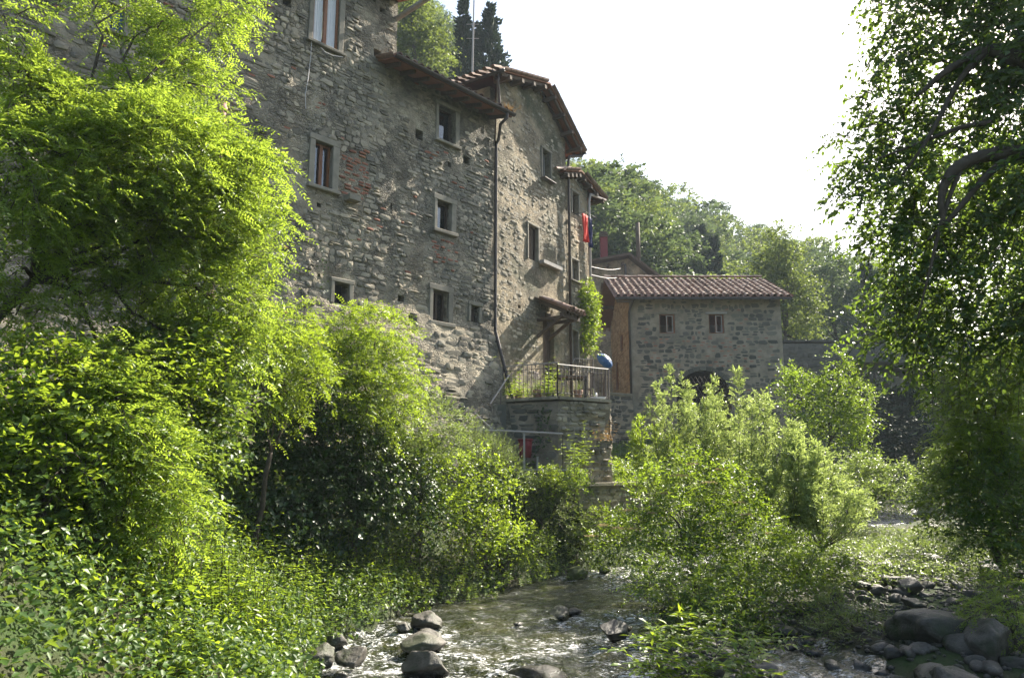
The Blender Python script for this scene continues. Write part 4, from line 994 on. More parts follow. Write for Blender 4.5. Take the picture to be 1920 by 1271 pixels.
def sprays(rng, C, Rd, n, length, up=.25, inner=(.15, .75), squash=1.0, top=0.0, bias=None):
    """n twigs starting inside the blobs C (k,3) with radii Rd (k,), growing outwards"""
    w = Rd ** 2; k = rng.choice(len(C), n, p=w / w.sum())
    d = rnd_dir(rng, n); d[:, 2] += top; d = _norm(d)
    if bias is not None: d = _norm(d + np.asarray(bias))
    r = rng.uniform(inner[0], inner[1], n) ** .6
    off = d * (r * Rd[k])[:, None]; off[:, 2] *= squash
    A = C[k] + off
    dd = _norm(d + rng.normal(0, .35, (n, 3)) + np.array([0, 0, up])); L = length * rng.uniform(.6, 1.3, n)
    return A, dd, L, k
def along(A, dd, L, t, droop):
    p = A[:, None] + dd[:, None] * (L[:, None] * t)[..., None]
    p[..., 2] -= droop * L[:, None] * t ** 2
    return p
def simple_foliage(rng, lv, C, Rd, n, twig, per, leaf, width=.5, droop=.25, up=.25, top=.2, squash=1.0, spread=1.0, flat=.8, inner=(.15, .8), bias=None, tone=(0, .8), opposite=False, hang=.0):
    A, dd, L, k = sprays(rng, C, Rd, n, twig, up, inner, squash, top, bias)
    t = np.linspace(.12, 1, per)[None] + rng.uniform(-.04, .04, (n, per))
    P = along(A, dd, L, t, droop)
    side = _norm(np.cross(dd, rnd_dir(rng, n) * .5 + np.array([0, 0, 1])))
    sg = np.where(np.arange(per) % 2 == 0, 1.0, -1.0)[None, :, None]
    D = dd[:, None] * .55 + side[:, None] * sg * spread + rng.normal(0, .35, (n, per, 3)) + np.array([0, 0, -hang])
    N = np.array([0, 0, 1.0]) * flat + rng.normal(0, .55, (n, per, 3))
    D, N, P = D.reshape(-1, 3), N.reshape(-1, 3), P.reshape(-1, 3)
    m_ = len(P); Ln = leaf * rng.uniform(.6, 1.25, m_)
    V, Fc = leaf_quads(P, D, N, Ln, Ln * width * rng.uniform(.8, 1.2, m_), rng)
    tk = np.repeat(rng.uniform(tone[0], tone[1], n), per) + rng.uniform(-.12, .12, m_)
    lv.add(V, Fc, np.repeat(np.clip(tk, 0, 1), 2))
    return A, dd, L, k
def pinnate(rng, lv, A, D, N, L, pairs, leaf, width=.42, tone=(0, 1)):
    """compound leaves: leaflets in two ranks along a drooping midrib"""
    n = len(A); D = _norm(D); S = _norm(np.cross(D, N)); N = np.cross(S, D)
    j = np.repeat(np.arange(pairs), 2); sg = np.where(np.arange(2 * pairs) % 2 == 0, 1.0, -1.0)
    t = (.15 + .8 * j / pairs)[None, :]
    P = A[:, None] + D[:, None] * (L[:, None] * t)[..., None] - N[:, None] * (L[:, None] * .25 * t ** 2)[..., None]
    LD = S[:, None] * sg[None, :, None] + D[:, None] * .45 + rng.normal(0, .2, (n, 2 * pairs, 3))
    NN = N[:, None] + rng.normal(0, .45, (n, 2 * pairs, 3))
    size = leaf * np.sin(.5 + 2.2 * (t + 0 * P[..., 0])) 
    Ln = (size * rng.uniform(.85, 1.15, size.shape)).ravel()
    V, Fc = leaf_quads(P.reshape(-1, 3), LD.reshape(-1, 3), NN.reshape(-1, 3), Ln, Ln * width, rng, fold=.08)
    lv.add(V, Fc, np.repeat(np.clip(np.repeat(rng.uniform(*tone, n), 2 * pairs) + rng.uniform(-.08, .08, n * 2 * pairs), 0, 1), 2))
    tip = A + D * L[:, None] * .95 - N * (L * .24)[:, None]
    V, Fc = leaf_quads(tip, D - N * .3, N, leaf * np.ones(n) * .9, leaf * np.ones(n) * width, rng)
    lv.add(V, Fc, np.repeat(rng.uniform(*tone, n), 2))
def twigs(A, dd, L, droop, r, every=1, seg=3):
    mb = MB()
    for i in range(0, len(A), every):
        pts = []
        for q in range(seg):
            t = q / (seg - 1); p = A[i] + dd[i] * L[i] * t; pts.append((p[0], p[1], p[2] - droop * L[i] * t * t))
        mb.tube(pts, [r * (1 - .7 * q / (seg - 1)) for q in range(seg)], 3, cap=False)
    return mb
def limb(p0, p1, r0, r1, sag=.15, seg=6, wig=.12, n=7, seed=0):
    p0, p1 = Vector(p0), Vector(p1); L = (p1 - p0).length; pts = []; rr_ = random.Random(seed + int(L * 977))
    off = [Vector((rr_.uniform(-1, 1), rr_.uniform(-1, 1), rr_.uniform(-1, 1))) * wig * L * .3 for _ in range(seg + 1)]
    for k in range(seg + 1):
        t = k / seg; p = p0.lerp(p1, t) + Vector((0, 0, sag * L * math.sin(PI * t)))
        if 0 < k < seg: p += off[k]
        pts.append(p)
    return pts, [r0 + (r1 - r0) * k / seg for k in range(seg + 1)], n
def blobs(lst, jitter=0.0):
    """(px, py, depth, radius in px) -> world centres and radii"""
    C = []; Rr = []
    for x, y, Y, r in lst: p = on_y(x, y, Y); C.append((p.x, p.y, p.z)); Rr.append(r / F * Y)
    return np.array(C), np.array(Rr)
def plant(name, label, cat, base, group=None): return thing(name, label, cat, base, 0, group)
def finish(root, loc):
    """children were made in world coordinates: shift their meshes to the plant's own origin"""
    for ch in root.children:
        ch.location = (-loc[0], -loc[1], -loc[2])
def skeleton(root, base, C, Rr, r0=.12, forks=None, seed=0, every=1):
    """a trunk to the middle of the crown and limbs to the blobs"""
    cen = C.mean(0); mid = Vector(base).lerp(Vector(cen), .55)
    t = MB(); pts, rr_, n = limb(base, mid, r0, r0 * .7, .0, 5, .10, 8, seed); t.tube(pts, rr_, n); t.build('trunk', M['bark'], root, True)
    for i in range(0, len(C), every):
        b = MB(); pts, rr_, n = limb(mid, C[i], r0 * .45, r0 * .12, .12, 6, .22, 5, seed + i); b.tube(pts, rr_, n); b.build('branch', M['bark'], root, True)

# ------------------------------------------------------------------ the locust tree on the left
def locust(label, lst, base, n, seed, leaf=.05, L=.24, tone=(0, 1), limbs=True, mat='locust', pairs=7, name='locust_tree', dead=0, r0=.13, twig=.55, group=None):
    rng = np.random.default_rng(seed); C, Rr = blobs(lst); root = plant(name, label, 'tree', base, group); lv = Leaves()
    A, dd, Lw, k = sprays(rng, C, Rr * rng.uniform(.7, 1.2, len(Rr)), n, twig, .05, (.45, 1.0), .8, .25)
    per = 6; t = np.linspace(.1, 1, per)[None] + np.zeros((n, 1)); P = along(A, dd, Lw, t, .5).reshape(-1, 3)
    side = _norm(np.cross(dd, [0, 0, 1.0])); sg = np.where(np.arange(per) % 2 == 0, 1.0, -1.0)[None, :, None]
    D = (dd[:, None] * .7 + side[:, None] * sg * .9 + rng.normal(0, .3, (n, per, 3)) + np.array([0, 0, -.25])).reshape(-1, 3)
    N = np.array([0, 0, 1.0]) + rng.normal(0, .35, P.shape)
    pinnate(rng, lv, P, D, N, L * rng.uniform(.7, 1.25, len(P)), pairs, leaf, tone=tone)
    lv.build('crown', LM[mat], root)
    tag(twigs(A, dd, Lw, .5, .008, 2).build('twigs', M['bark'], root), kind='stuff')
    if limbs: skeleton(root, base, C, Rr, r0, seed=seed, every=2)
    finish(root, base); return root
def shrub(name, label, lst, base, n, seed, mat, twig=.45, per=9, leaf=.06, width=.5, droop=.2, up=.3, r0=.05, cat='shrub', group=None, tone=(0, .85), tw=4, limbs=True, inner=(.15, .85), squash=1, top=.25, flat=.8, spread=1.0, bias=None, hang=0.0, parts=None):
    rng = np.random.default_rng(seed); C, Rr = blobs(lst); root = plant(name, label, cat, base, group); lv = Leaves()
    A, dd, Lw, k = simple_foliage(rng, lv, C, Rr, n, twig, per, leaf, width, droop, up, top, squash, spread, flat, inner, bias, tone, hang=hang)
    lv.build('foliage' if cat != 'tree' else 'crown', LM[mat], root)
    if tw: tag(twigs(A, dd, Lw, droop, .006, tw).build('twigs', M['bark'], root), kind='stuff')
    if limbs: skeleton(root, base, C, Rr, r0, seed=seed, every=2)
    finish(root, base); return root

def gp(x, y): return (x, y, gz(x, y))
locust('large yellow green locust tree filling the left edge, its branches over the house wall', [
    (10, 40, 7.6, 60), (40, 190, 7.8, 80), (130, 230, 8.2, 60), (180, 300, 8.0, 110), (60, 320, 7.6, 130), (300, 300, 8.6, 100), (330, 25, 9.2, 40), (400, 45, 9.4, 30), (250, 5, 9.0, 24),
    (320, 140, 9.2, 44), (395, 165, 9.3, 30), (240, 190, 9, 40), (300, 220, 9.1, 40), (420, 300, 9.2, 75), (470, 310, 9.4, 30), (250, 420, 8.6, 85), (40, 500, 7.8, 34), (90, 560, 8.0, 30), (30, 590, 7.8, 30), (150, 500, 8.2, 30), (250, 560, 8.6, 34), (180, -10, 8.8, 44), (440, 10, 9.5, 30), (290, 60, 9.1, 24), (370, 400, 9.0, 85), (440, 400, 9.2, 60), (455, 480, 9.3, 40), (140, 420, 8.0, 50),
    (360, 520, 9.0, 75), (430, 560, 9.2, 60), (470, 600, 9.4, 40), (410, 640, 9.0, 60), (330, 640, 8.8, 50)], (-6.6, 7.6, gz(-6.6, 7.6)), 2000, 11, twig=.4, r0=.075, leaf=.055, L=.30, pairs=7)
locust('low hanging locust branches below the house wall on the far left', [
    (120, 800, 7.4, 60), (210, 780, 7.6, 50), (210, 880, 7.6, 60), (280, 930, 7.8, 55), (290, 860, 7.8, 40), (310, 980, 7.8, 30), (220, 700, 7.8, 35)],
    (-5.0, 7.3, gz(-5.0, 7.3)), 520, 12, tone=(.1, .9), twig=.45, r0=.08)
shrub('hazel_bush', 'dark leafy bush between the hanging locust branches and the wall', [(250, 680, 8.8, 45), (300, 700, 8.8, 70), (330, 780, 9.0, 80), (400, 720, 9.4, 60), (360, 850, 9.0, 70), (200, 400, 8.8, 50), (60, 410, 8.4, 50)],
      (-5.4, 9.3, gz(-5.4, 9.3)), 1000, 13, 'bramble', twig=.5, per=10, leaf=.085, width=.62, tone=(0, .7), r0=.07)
shrub('dogwood_bush', 'broad leaved yellow green bush below the locust at the left edge', [(40, 720, 7.2, 60), (110, 700, 7.4, 50), (60, 800, 7.0, 60), (140, 860, 7.1, 55), (30, 880, 6.8, 50), (180, 740, 7.6, 50), (320, 720, 8.2, 50), (370, 660, 8.6, 50)],
      (-4.3, 6.9, gz(-4.3, 6.9)), 1000, 130, 'maple', twig=.4, per=8, leaf=.075, width=.62, tone=(0, 1), r0=.05)
shrub('dogwood_bush', 'bright leafy bush spilling over the dark hollow below the tall sapling', [(740, 800, 14.8, 36), (790, 860, 15.2, 40), (830, 960, 15.6, 34), (770, 980, 14.9, 30), (880, 1000, 16.2, 30), (940, 1010, 17, 30), (990, 1020, 17.8, 26), (700, 780, 14.3, 30)],
      (-2.3, 15.2, gz(-2.3, 15.2)), 700, 131, 'maple', twig=.32, per=8, leaf=.08, width=.55, tone=(0, 1), r0=.04)
for k, (x, y, w_) in enumerate([(975, 905, 24), (1030, 900, 20), (1075, 900, 22)]):
    shrub('ledge_bush', ['leafy tuft at the left end of the lower ledge', 'leafy tuft in the middle of the lower ledge', 'leafy tuft at the right end of the lower ledge'][k], [(x, y, 19.3, w_), (x + 14, y + 16, 19.2, w_)], on_y(x, y + 40, 19.3)[:], 190, 150 + k, ['herb', 'maple', 'elder'][k], twig=.28, per=8, leaf=.065, width=.45, r0=.02, up=.7)
for k, (x, y, w_) in enumerate([(1090, 985, 26), (1140, 975, 26), (1185, 985, 30), (1060, 1000, 24)]):
    shrub('bank_bush', ['rounded bush at the left end of the low mossy wall', 'rounded bush before the middle of the low mossy wall', 'rounded bush at the right end of the low mossy wall', 'small bush between the mossy stone and the low wall'][k], [(x, y, 20.3, w_), (x + 16, y + 14, 20.1, w_ * .8)], on_y(x, y + 40, 20.3)[:], 170, 132 + k, ['herb', 'maple', 'elder', 'herb'][k], twig=.3, per=8, leaf=.075, width=.5, r0=.03)
# saplings in front of the wall
locust('bright sapling with ragged top in front of the lower house wall', [(700, 620, 14.0, 48), (640, 640, 13.8, 50), (690, 680, 13.8, 62), (750, 700, 14.2, 34), (620, 700, 13.6, 60), (720, 620, 14.2, 26), (700, 750, 13.6, 55), (640, 760, 13.4, 50), (660, 610, 14.0, 28)],
       (-2.9, 14.0, gz(-2.9, 14.0)), 560, 14, leaf=.06, L=.26, pairs=5, mat='maple', name='young_sapling', r0=.06, twig=.42)
locust('bright sapling left of the tallest one, below the small square window', [(560, 620, 11.8, 30), (530, 660, 11.6, 45), (500, 720, 11.4, 50), (570, 700, 11.8, 40), (480, 640, 11.4, 36), (560, 590, 11.9, 16)],
       (-3.9, 11.7, gz(-3.9, 11.7)), 300, 15, leaf=.055, L=.24, pairs=5, mat='maple', name='young_sapling', r0=.05, twig=.38)
shrub('viburnum_bush', 'bright green bush right of the dark hollow under the railings', [(850, 900, 16.0, 40), (900, 880, 16.6, 45), (950, 930, 17.0, 34), (880, 940, 16.2, 50), (930, 900, 17.0, 34), (860, 960, 16.0, 40), (820, 870, 15.8, 34), (900, 985, 16.2, 40), (950, 980, 16.8, 30)],
      (-1.1, 16.6, gz(-1.1, 16.6)), 620, 16, 'maple', twig=.32, per=8, leaf=.075, width=.55)
shrub('privet_hedge', 'grey green clipped mass on the bank edge below the left railing', [(780, 740, 15.2, 40), (820, 790, 15.4, 45), (770, 800, 14.8, 50), (850, 840, 15.4, 40), (740, 850, 14.4, 50), (800, 860, 15, 45), (720, 780, 14.2, 40), (870, 800, 16, 24)],
      (-1.9, 15.6, gz(-1.9, 15.6)), 1500, 17, 'herb', twig=.28, per=12, leaf=.042, width=.4, tone=(.2, 1), up=.6)
shrub('rosemary_bush', 'upright grey green rosemary with spiky shoots under the lower rail', [(900, 850, 17.6, 34), (880, 835, 17.2, 26), (930, 860, 17.4, 30), (950, 880, 17.4, 24)],
      (-.6, 17.3, gz(-.6, 17.3)), 520, 18, 'herb', twig=.45, per=16, leaf=.035, width=.25, up=1.6, spread=.6, tone=(.2, .9))
shrub('rosemary_bush', 'rounded olive green bush under the pale path edge', [(1010, 930, 19.6, 44), (1050, 925, 19.8, 32), (985, 960, 19.0, 36), (1040, 960, 19.6, 36)],
      (.7, 19.5, gz(.7, 19.5)), 640, 19, 'herb', twig=.3, per=12, leaf=.038, width=.35, up=.6, tone=(.1, .8))
# ivy over the retaining wall: a curtain of leaves facing the stream
def ivy(label, pts, n, seed, leaf=.09, mat='ivy', name='ivy_curtain', thick=.3, tone=(0, .8), base=None):
    """pts: quads of (p0, p1, z0, z1) ground lines with a height range"""
    rng = np.random.default_rng(seed); lv = Leaves(); root = plant(name, label, 'ivy', base or tuple(pts[0][0]) + (pts[0][2],))
    for p0, p1, z0, z1 in pts:
        p0, p1 = np.array(p0), np.array(p1); d = p1 - p0; L = np.linalg.norm(d); nn = np.array([d[1], -d[0]]) / L; m_ = int(n * L * (z1 - z0))
        s = rng.uniform(0, 1, m_); z = rng.uniform(z0, z1, m_); b = .5 + .5 * np.sin(s * L * 1.7 + np.sin(z * 2.2) * 2) 
        o = rng.uniform(0, thick, m_) * (.4 + b) + .05 + .25 * (z1 - z) / (z1 - z0)
        P = np.stack([p0[0] + d[0] * s + nn[0] * o, p0[1] + d[1] * s + nn[1] * o, z], 1)
        D = np.stack([rng.normal(0, .5, m_), rng.normal(0, .3, m_), -np.ones(m_)], 1) + rng.normal(0, .4, (m_, 3)); N = np.stack([nn[0] + 0 * s, nn[1] + 0 * s, .6 + 0 * s], 1) + rng.normal(0, .5, (m_, 3))
        Ln = leaf * rng.uniform(.6, 1.2, m_); V, Fc = leaf_quads(P, D, N, Ln, Ln * .85, rng, belly=.35); lv.add(V, Fc, np.repeat(rng.uniform(*tone, m_), 2))
    lv.build('leaves', LM[mat], root); loc = root.location; finish(root, loc); return root
ivy('dark ivy curtain hanging in the shaded hollow above the stream', [((-6.6, 12.0), (-1.6, 17.8), -2.2, .5), ((-4.2, 12.6), (-2.6, 15.2), -2.3, -.4), ((-5.6, 10.6), (-3.5, 12.5), -2.2, -.3)], 260, 21)
shrub('ivy_mound', 'dark ivy mound over the wall top below the bright sapling', [(560, 800, 13.0, 70), (640, 830, 13.6, 70), (700, 860, 14, 60), (500, 830, 12.6, 60), (760, 900, 14.6, 50), (620, 900, 13.4, 60), (540, 900, 12.9, 60), (700, 940, 14, 50), (480, 760, 12.4, 45), (640, 960, 13.4, 50), (560, 970, 12.8, 50), (790, 950, 15, 40)],
      (-3.6, 13.6, gz(-3.6, 13.6)), 1900, 22, 'ivy', twig=.4, per=9, leaf=.085, width=.75, tone=(0, .8), hang=.5, r0=.05)
# creeper column on the end house
ivy('tall column of pale green creeper growing up the end of the row of houses', [((2.75, 27.3), (3.55, 28.3), 3.2, 7.3)], 10, 23)if False else None
rng = np.random.default_rng(24); cc = []
for k in range(12):
    y = 535 + k * 11; cc.append((1100 + (4 if k % 2 else -3) + (k > 8) * 3, y, 26.6, 15 + (k in (3, 4, 5, 6, 7)) * 4 - (k == 0) * 5))
shrub('creeper_column', 'tall narrow column of creeper climbing the end house beside the mill', cc, (P_(1102, 700, 26.6).x, 26.6, TZ), 560, 24, 'maple', twig=.28, per=9, leaf=.075, width=.7, cat='climber', tone=(.0, .8), hang=.3, limbs=False, up=.1)
s_ = P_(1112, 690, 26.5); st_ = thing('creeper_stem', 'pale bare stem below the creeper column', 'stem', (s_.x, s_.y, TZ)); MB().tube([(0, 0, 0), (.02, 0, .7), (-.03, 0, 1.5)], .03, 6).build('stem', M['rail'], st_)

# ------------------------------------------------------------------ upright herbs (nettles, willowherb) as countable tufts and as cover
def herbs(rng, lv, X, Y, Z, H, pairs=9, leaf=.07, width=.36, lean=.18, tone=(0, .9), stems=None):
    n = len(X); base = np.stack([X, Y, Z], 1); d = _norm(np.stack([rng.normal(0, lean, n), rng.normal(0, lean, n), np.ones(n)], 1))
    j = np.repeat(np.arange(pairs), 2); t = (.12 + .88 * (j + .5) / pairs)[None] + np.zeros((n, 1))
    P = base[:, None] + d[:, None] * (H[:, None] * t)[..., None]
    az = rng.uniform(0, 6.28, (n, 1)) + j[None] * (PI / 2) + np.where(np.arange(2 * pairs) % 2 == 0, 0, PI)[None]
    D = np.stack([np.cos(az), np.sin(az), .35 - .5 * rng.random(az.shape)], -1) + rng.normal(0, .15, P.shape)
    N = np.array([0, 0, 1.0]) + rng.normal(0, .3, P.shape)
    Ln = (leaf * (1.15 - .75 * t) * rng.uniform(.8, 1.2, t.shape)).ravel()
    V, Fc = leaf_quads(P.reshape(-1, 3), D.reshape(-1, 3), N.reshape(-1, 3), Ln, Ln * width, rng)
    lv.add(V, Fc, np.repeat(np.clip(np.repeat(rng.uniform(*tone, n), 2 * pairs) + (t.ravel() - .5) * .3, 0, 1), 2))
    if stems is not None:
        for i in range(0, n, 2): stems.tube([base[i], base[i] + d[i] * H[i]], [.006, .003], 3, cap=False)
def herb_clump(label, name, px, py, Yd, n, spread, h, seed, leaf=.08, mat='elder', width=.38, tone=(.1, .95), pairs=9, group=None, lean=.18, off=.75, place=None):
    rng = np.random.default_rng(seed); u_ = (px - 960) / F
    if name == 'nettle_clump' and place is None:      # stand on the bank, a little way in from the water's edge
        while u_ * Yd > float(np.interp(Yd, YL, XL)) - off: Yd += .05
    p = on_y(px, py, Yd); x0, y0 = p.x, Yd; z0 = gz(x0, y0) - .05
    root = plant(name, label, 'plant', (x0, y0, z0), group); lv = Leaves(); X = rng.normal(0, spread, n); Y = rng.normal(0, spread, n)
    Z = np.maximum(ground(X + x0, Y + y0) - z0, -3 * h * 0 - .3) * 0; stm = MB()
    herbs(rng, lv, X, Y, Z, h * rng.uniform(.55, 1.15, n) * np.exp(-(X ** 2 + Y ** 2) / (6 * spread ** 2)), pairs, leaf, width, lean, tone, stm)
    lv.build('leaves', LM[mat], root); tag(stm.build('stems', M['bark'], root), kind='stuff'); return root
HC = [
 (410, 1120, 8.9, 69, .26, 1.58, 'clump of tall leafy nettles with pointed tops at the centre left of the bank'),
 (545, 1110, 9.6, 69, .24, 1.42, 'nettle clump with the tallest thin tip in front of the dark hollow'),
 (330, 1090, 8.4, 54, .25, 1.27, 'nettle clump under the lowest locust branches'),
 (480, 1080, 9.4, 51, .22, 1.2, 'nettle clump between the two taller nettle clumps'),
 (690, 1060, 11.4, 60, .28, 1.12, 'leafy clump rising before the right part of the dark hollow'),
 (760, 1050, 12.2, 60, .3, 1.12, 'leafy clump with reddish tips above the stream edge'),
 (850, 1030, 13.4, 60, .32, 1.27, 'leafy clump below the viburnum bush'),
 (930, 1050, 14.6, 60, .35, 1.35, 'tall herb clump at the bank left of the mossy stone'),
 (1000, 1030, 15.8, 54, .35, 1.2, 'herb clump under the rounded rosemary bush'),
 (1085, 960, 18.3, 36, .22, 1.2, 'herbs growing before the rough terrace wall'),
]
for k in range(22):
    x = 340 + k * 37; Yd = 8.6 + max(0, (x - 400)) * .012
    herb_clump('leafy herb clump leaning over the left water edge', 'nettle_clump', x, 0, Yd, 34, .26 + Yd * .008, R.uniform(.45, .8), 900 + k, mat=R.choice(['elder', 'bramble', 'elder', 'maple']), leaf=R.uniform(.06, .09), group='herb clumps along the left water edge', off=R.uniform(.15, .5), lean=.35)
for i, (x, y, Yd, n, sp, h, lb) in enumerate(HC): herb_clump(lb, 'nettle_clump', x, y, Yd, n, sp, h, 40 + i, mat='maple' if i < 7 else 'elder', leaf=.10 if i < 4 else .085)

# ------------------------------------------------------------------ bank cover: brambles, broad leaves; one mass nobody could count
def cover(name, label, xs, ys, dens, leaf, width, mat, seed, h=.25, tone=(0, .9), mask=None, flat=.9, cat='ground cover', mound=.0):
    rng = np.random.default_rng(seed); lv = Leaves(); n = int((xs[1] - xs[0]) * (ys[1] - ys[0]) * dens); X = rng.uniform(*xs, n); Y = rng.uniform(*ys, n); Z = ground(X, Y)
    k = np.ones(n, bool) if mask is None else mask(X, Y, Z, rng); X, Y, Z = X[k], Y[k], Z[k]; n = len(X)
    bump = (.5 + .5 * wob(X, Y, 3.3)) * mound + (.5 + .5 * wob(Y, X, 8.0)) * mound * .5
    P = np.stack([X, Y, Z + bump + rng.uniform(.0, 1, n) ** .7 * h], 1); a = rng.uniform(0, 6.28, n); D = np.stack([np.cos(a), np.sin(a) - .4, rng.normal(-.25, .4, n)], 1)
    N = np.array([0.15, -.25, 1.0]) * flat + rng.normal(0, .5, (n, 3)); Ln = leaf * np.clip(np.exp(rng.normal(0, .38, n)), .4, 1.6)
    V, Fc = leaf_quads(P, D, N, Ln, Ln * width, rng); tn = np.clip(rng.uniform(*tone, n) + .3 * wob(X, Y, 2.0), 0, 1); lv.add(V, Fc, np.repeat(tn, 2))
    me = raw_mesh(name, np.concatenate(lv.V), np.concatenate(lv.F), np.concatenate(lv.T)); o = link(name, me, LM[mat]); return tag(o, label, cat, kind='stuff')
dlf = lambda X, Y: np.interp(Y, YL, XL) - X
drf = lambda X, Y: X - np.interp(Y, YR, XR)
cover('bank_cover', 'dense brambles and broad leaves covering the near left bank', (-9.5, 4), (4.6, 15), 900, .066, .6, 'bramble', 60, h=.3, mound=.35, mask=lambda X, Y, Z, r: (dlf(X, Y) > .0 + .15 * wob(X, Y, 4)) & (dlf(X, Y) < 7) & (X > -Y * .75 - 1))
cover('bank_cover', 'mixed leafy cover along the farther left bank', (-3, 16), (15, 38), 330, .075, .6, 'bramble', 61, h=.3, mound=.4, mask=lambda X, Y, Z, r: (dlf(X, Y) > .0) & (dlf(X, Y) < 3.4 + (Y > 24) * 6))
cover('bank_nettles', 'fine pale green growth over the left bank', (-8.5, 4), (6, 20), 330, .055, .4, 'maple', 62, h=.6, mound=.4, tone=(.2, 1), mask=lambda X, Y, Z, r: (dlf(X, Y) > .35) & (dlf(X, Y) < 4.6) & (wob(X, Y, 1.6) > -.05))
cover('bar_herbs', 'low herbs and grass over the stony right bank', (1.5, 26), (9, 42), 330, .07, .34, 'herb', 63, h=.32, mound=.12, tone=(0, .9), flat=.4, mask=lambda X, Y, Z, r: (drf(X, Y) > .5) & (Z > W + .04) & (wob(X, Y, 2.2) + (Y - 14.5) * .10 > .05) & (Y < 27 + wob(X, Y, 1) * 3))
cover('right_bank_cover', 'leafy undergrowth on the right bank under the big tree', (8, 34), (7, 46), 90, .11, .55, 'bramble', 64, h=.7, mound=.6, tone=(0, .7), mask=lambda X, Y, Z, r: (X > np.interp(Y, YB, XB) + .6) & (X < Y * .72 + 6))
cover('grass', 'tall grass blades at the mill foot and the terrace foot', (.5, 16), (18.5, 37), 130, .22, .05, 'herb', 65, h=.1, flat=0, mask=lambda X, Y, Z, r: (dlf(X, Y) > .6))

rng = np.random.default_rng(66)
for k in range(90):                                  # mixed weeds over the near bank, each clump its own plant
    Yd = rng.uniform(6.4, 13.5); x = float(np.interp(Yd, YL, XL)) - rng.uniform(.3, 3.6); px_ = x / Yd * F + 960
    if px_ < -60: continue
    kind = int(rng.integers(0, 5)); h_ = rng.uniform(.35, .95) * (1.15 if kind == 1 else 1)
    nm = ['bramble_clump', 'willowherb_clump', 'burdock_clump', 'balm_clump', 'grass_tuft'][kind]; lb_ = ['arching bramble clump on the near left bank', 'upright narrow leaved clump on the near left bank', 'broad leaved clump on the near left bank', 'fine leaved pale clump on the near left bank', 'tuft of thin grass on the near left bank'][kind]
    herb_clump(lb_, nm, px_, 0, Yd, int([26, 34, 12, 46, 60][kind]), [.28, .22, .18, .28, .12][kind], h_ * [.8, 1, .6, .7, .6][kind], 1000 + k, leaf=[.09, .085, .17, .05, .16][kind] * rng.uniform(.85, 1.2), mat=['bramble', 'elder', 'elder', 'maple', 'herb'][kind], width=[.6, .26, .75, .5, .06][kind], pairs=[7, 11, 4, 10, 5][kind], lean=[.5, .15, .3, .3, .45][kind], group=nm.replace('_', ' ') + 's on the near left bank', tone=(0, 1), place='bank')
# ------------------------------------------------------------------ willows and elders in mid stream
def upright(name, label, px, py, Yd, hpx, wpx, n, seed, mat='willow', leaf=.085, width=.30, per=14, stems=9, tone=(.2, 1), cat='shrub', top=.5, twig=.5, group=None):
    """a bush of upright rods from one base, leaves all along the side shoots"""
    rng = np.random.default_rng(seed); g = on_y(px, py, Yd); base = np.array([g.x, Yd, g.z]); H = hpx / F * Yd; Wd = wpx / F * Yd / 2
    root = plant(name, label, cat, tuple(base), group); lv = Leaves(); rods = MB(); A = []; dd = []
    for k in range(stems):
        a = rng.uniform(0, 6.28); r = rng.uniform(.1, 1) ** .7; tip = base + np.array([math.cos(a) * Wd * r, math.sin(a) * Wd * r * .8, H * (1 - .45 * r * r) * rng.uniform(.82, 1.0)])
        pts = []
        for q in range(7):
            t = q / 6; p = base * (1 - t) + tip * t; p = p + np.array([math.cos(a), math.sin(a), 0]) * Wd * .22 * math.sin(PI * t) * r; pts.append(p)
        rods.tube([Vector(p) for p in pts], [.013 * (1 - .8 * q / 6) for q in range(7)], 4, cap=False)
        m_ = int(n / stems); t = rng.uniform(.12, 1, m_) ** .8 * 6; i = np.minimum(t.astype(int), 5); f = (t - i)[:, None]; pp = np.array(pts)
        A.append(pp[i] * (1 - f) + pp[i + 1] * f); e = _norm(tip - base); q = rnd_dir(rng, m_) * .8 + e * .75; q[:, 2] = np.abs(q[:, 2]) * .7 + .25; dd.append(q)
    A = np.concatenate(A); dd = _norm(np.concatenate(dd)); m_ = len(A); hz_ = (A[:, 2] - base[2]) / H
    L = twig * rng.uniform(.5, 1.15, m_) * (1.15 - .75 * hz_)
    t = np.linspace(.1, 1, per)[None] + rng.uniform(-.03, .03, (m_, per)); P = along(A, dd, L, t, .15)
    side = _norm(np.cross(dd, rnd_dir(rng, m_))); sg = np.where(np.arange(per) % 2 == 0, 1.0, -1.0)[None, :, None]
    D = dd[:, None] * .8 + side[:, None] * sg * .7 + rng.normal(0, .25, (m_, per, 3)); N = np.array([0, 0, .7]) + rng.normal(0, .6, (m_, per, 3))
    k_ = m_ * per; Ln = leaf * rng.uniform(.6, 1.25, k_); V, Fc = leaf_quads(P.reshape(-1, 3), D.reshape(-1, 3), N.reshape(-1, 3), Ln, Ln * width, rng)
    lv.add(V, Fc, np.repeat(np.clip(np.repeat(rng.uniform(*tone, m_), per) + rng.uniform(-.15, .15, k_), 0, 1), 2))
    lv.build('foliage', LM[mat], root); rods.build('stem', M['bark'], root); tag(twigs(A, dd, L, .15, .004, 3).build('twigs', M['bark'], root), kind='stuff'); finish(root, base); return root
upright('willow_bush', 'pale willow with the tallest leading shoot, centre of the group before the mill arch', 1385, 1010, 19.0, 325, 260, 1700, 71, stems=18)
upright('willow_bush', 'pale willow left of the arch with a slender double tip', 1285, 1000, 19.6, 320, 200, 1250, 72, stems=14, tone=(.1, .9))
upright('willow_bush', 'small yellowish willow at the left end of the willow group', 1225, 960, 20.4, 185, 130, 520, 73, stems=9, tone=(.3, 1), mat='maple', width=.3)
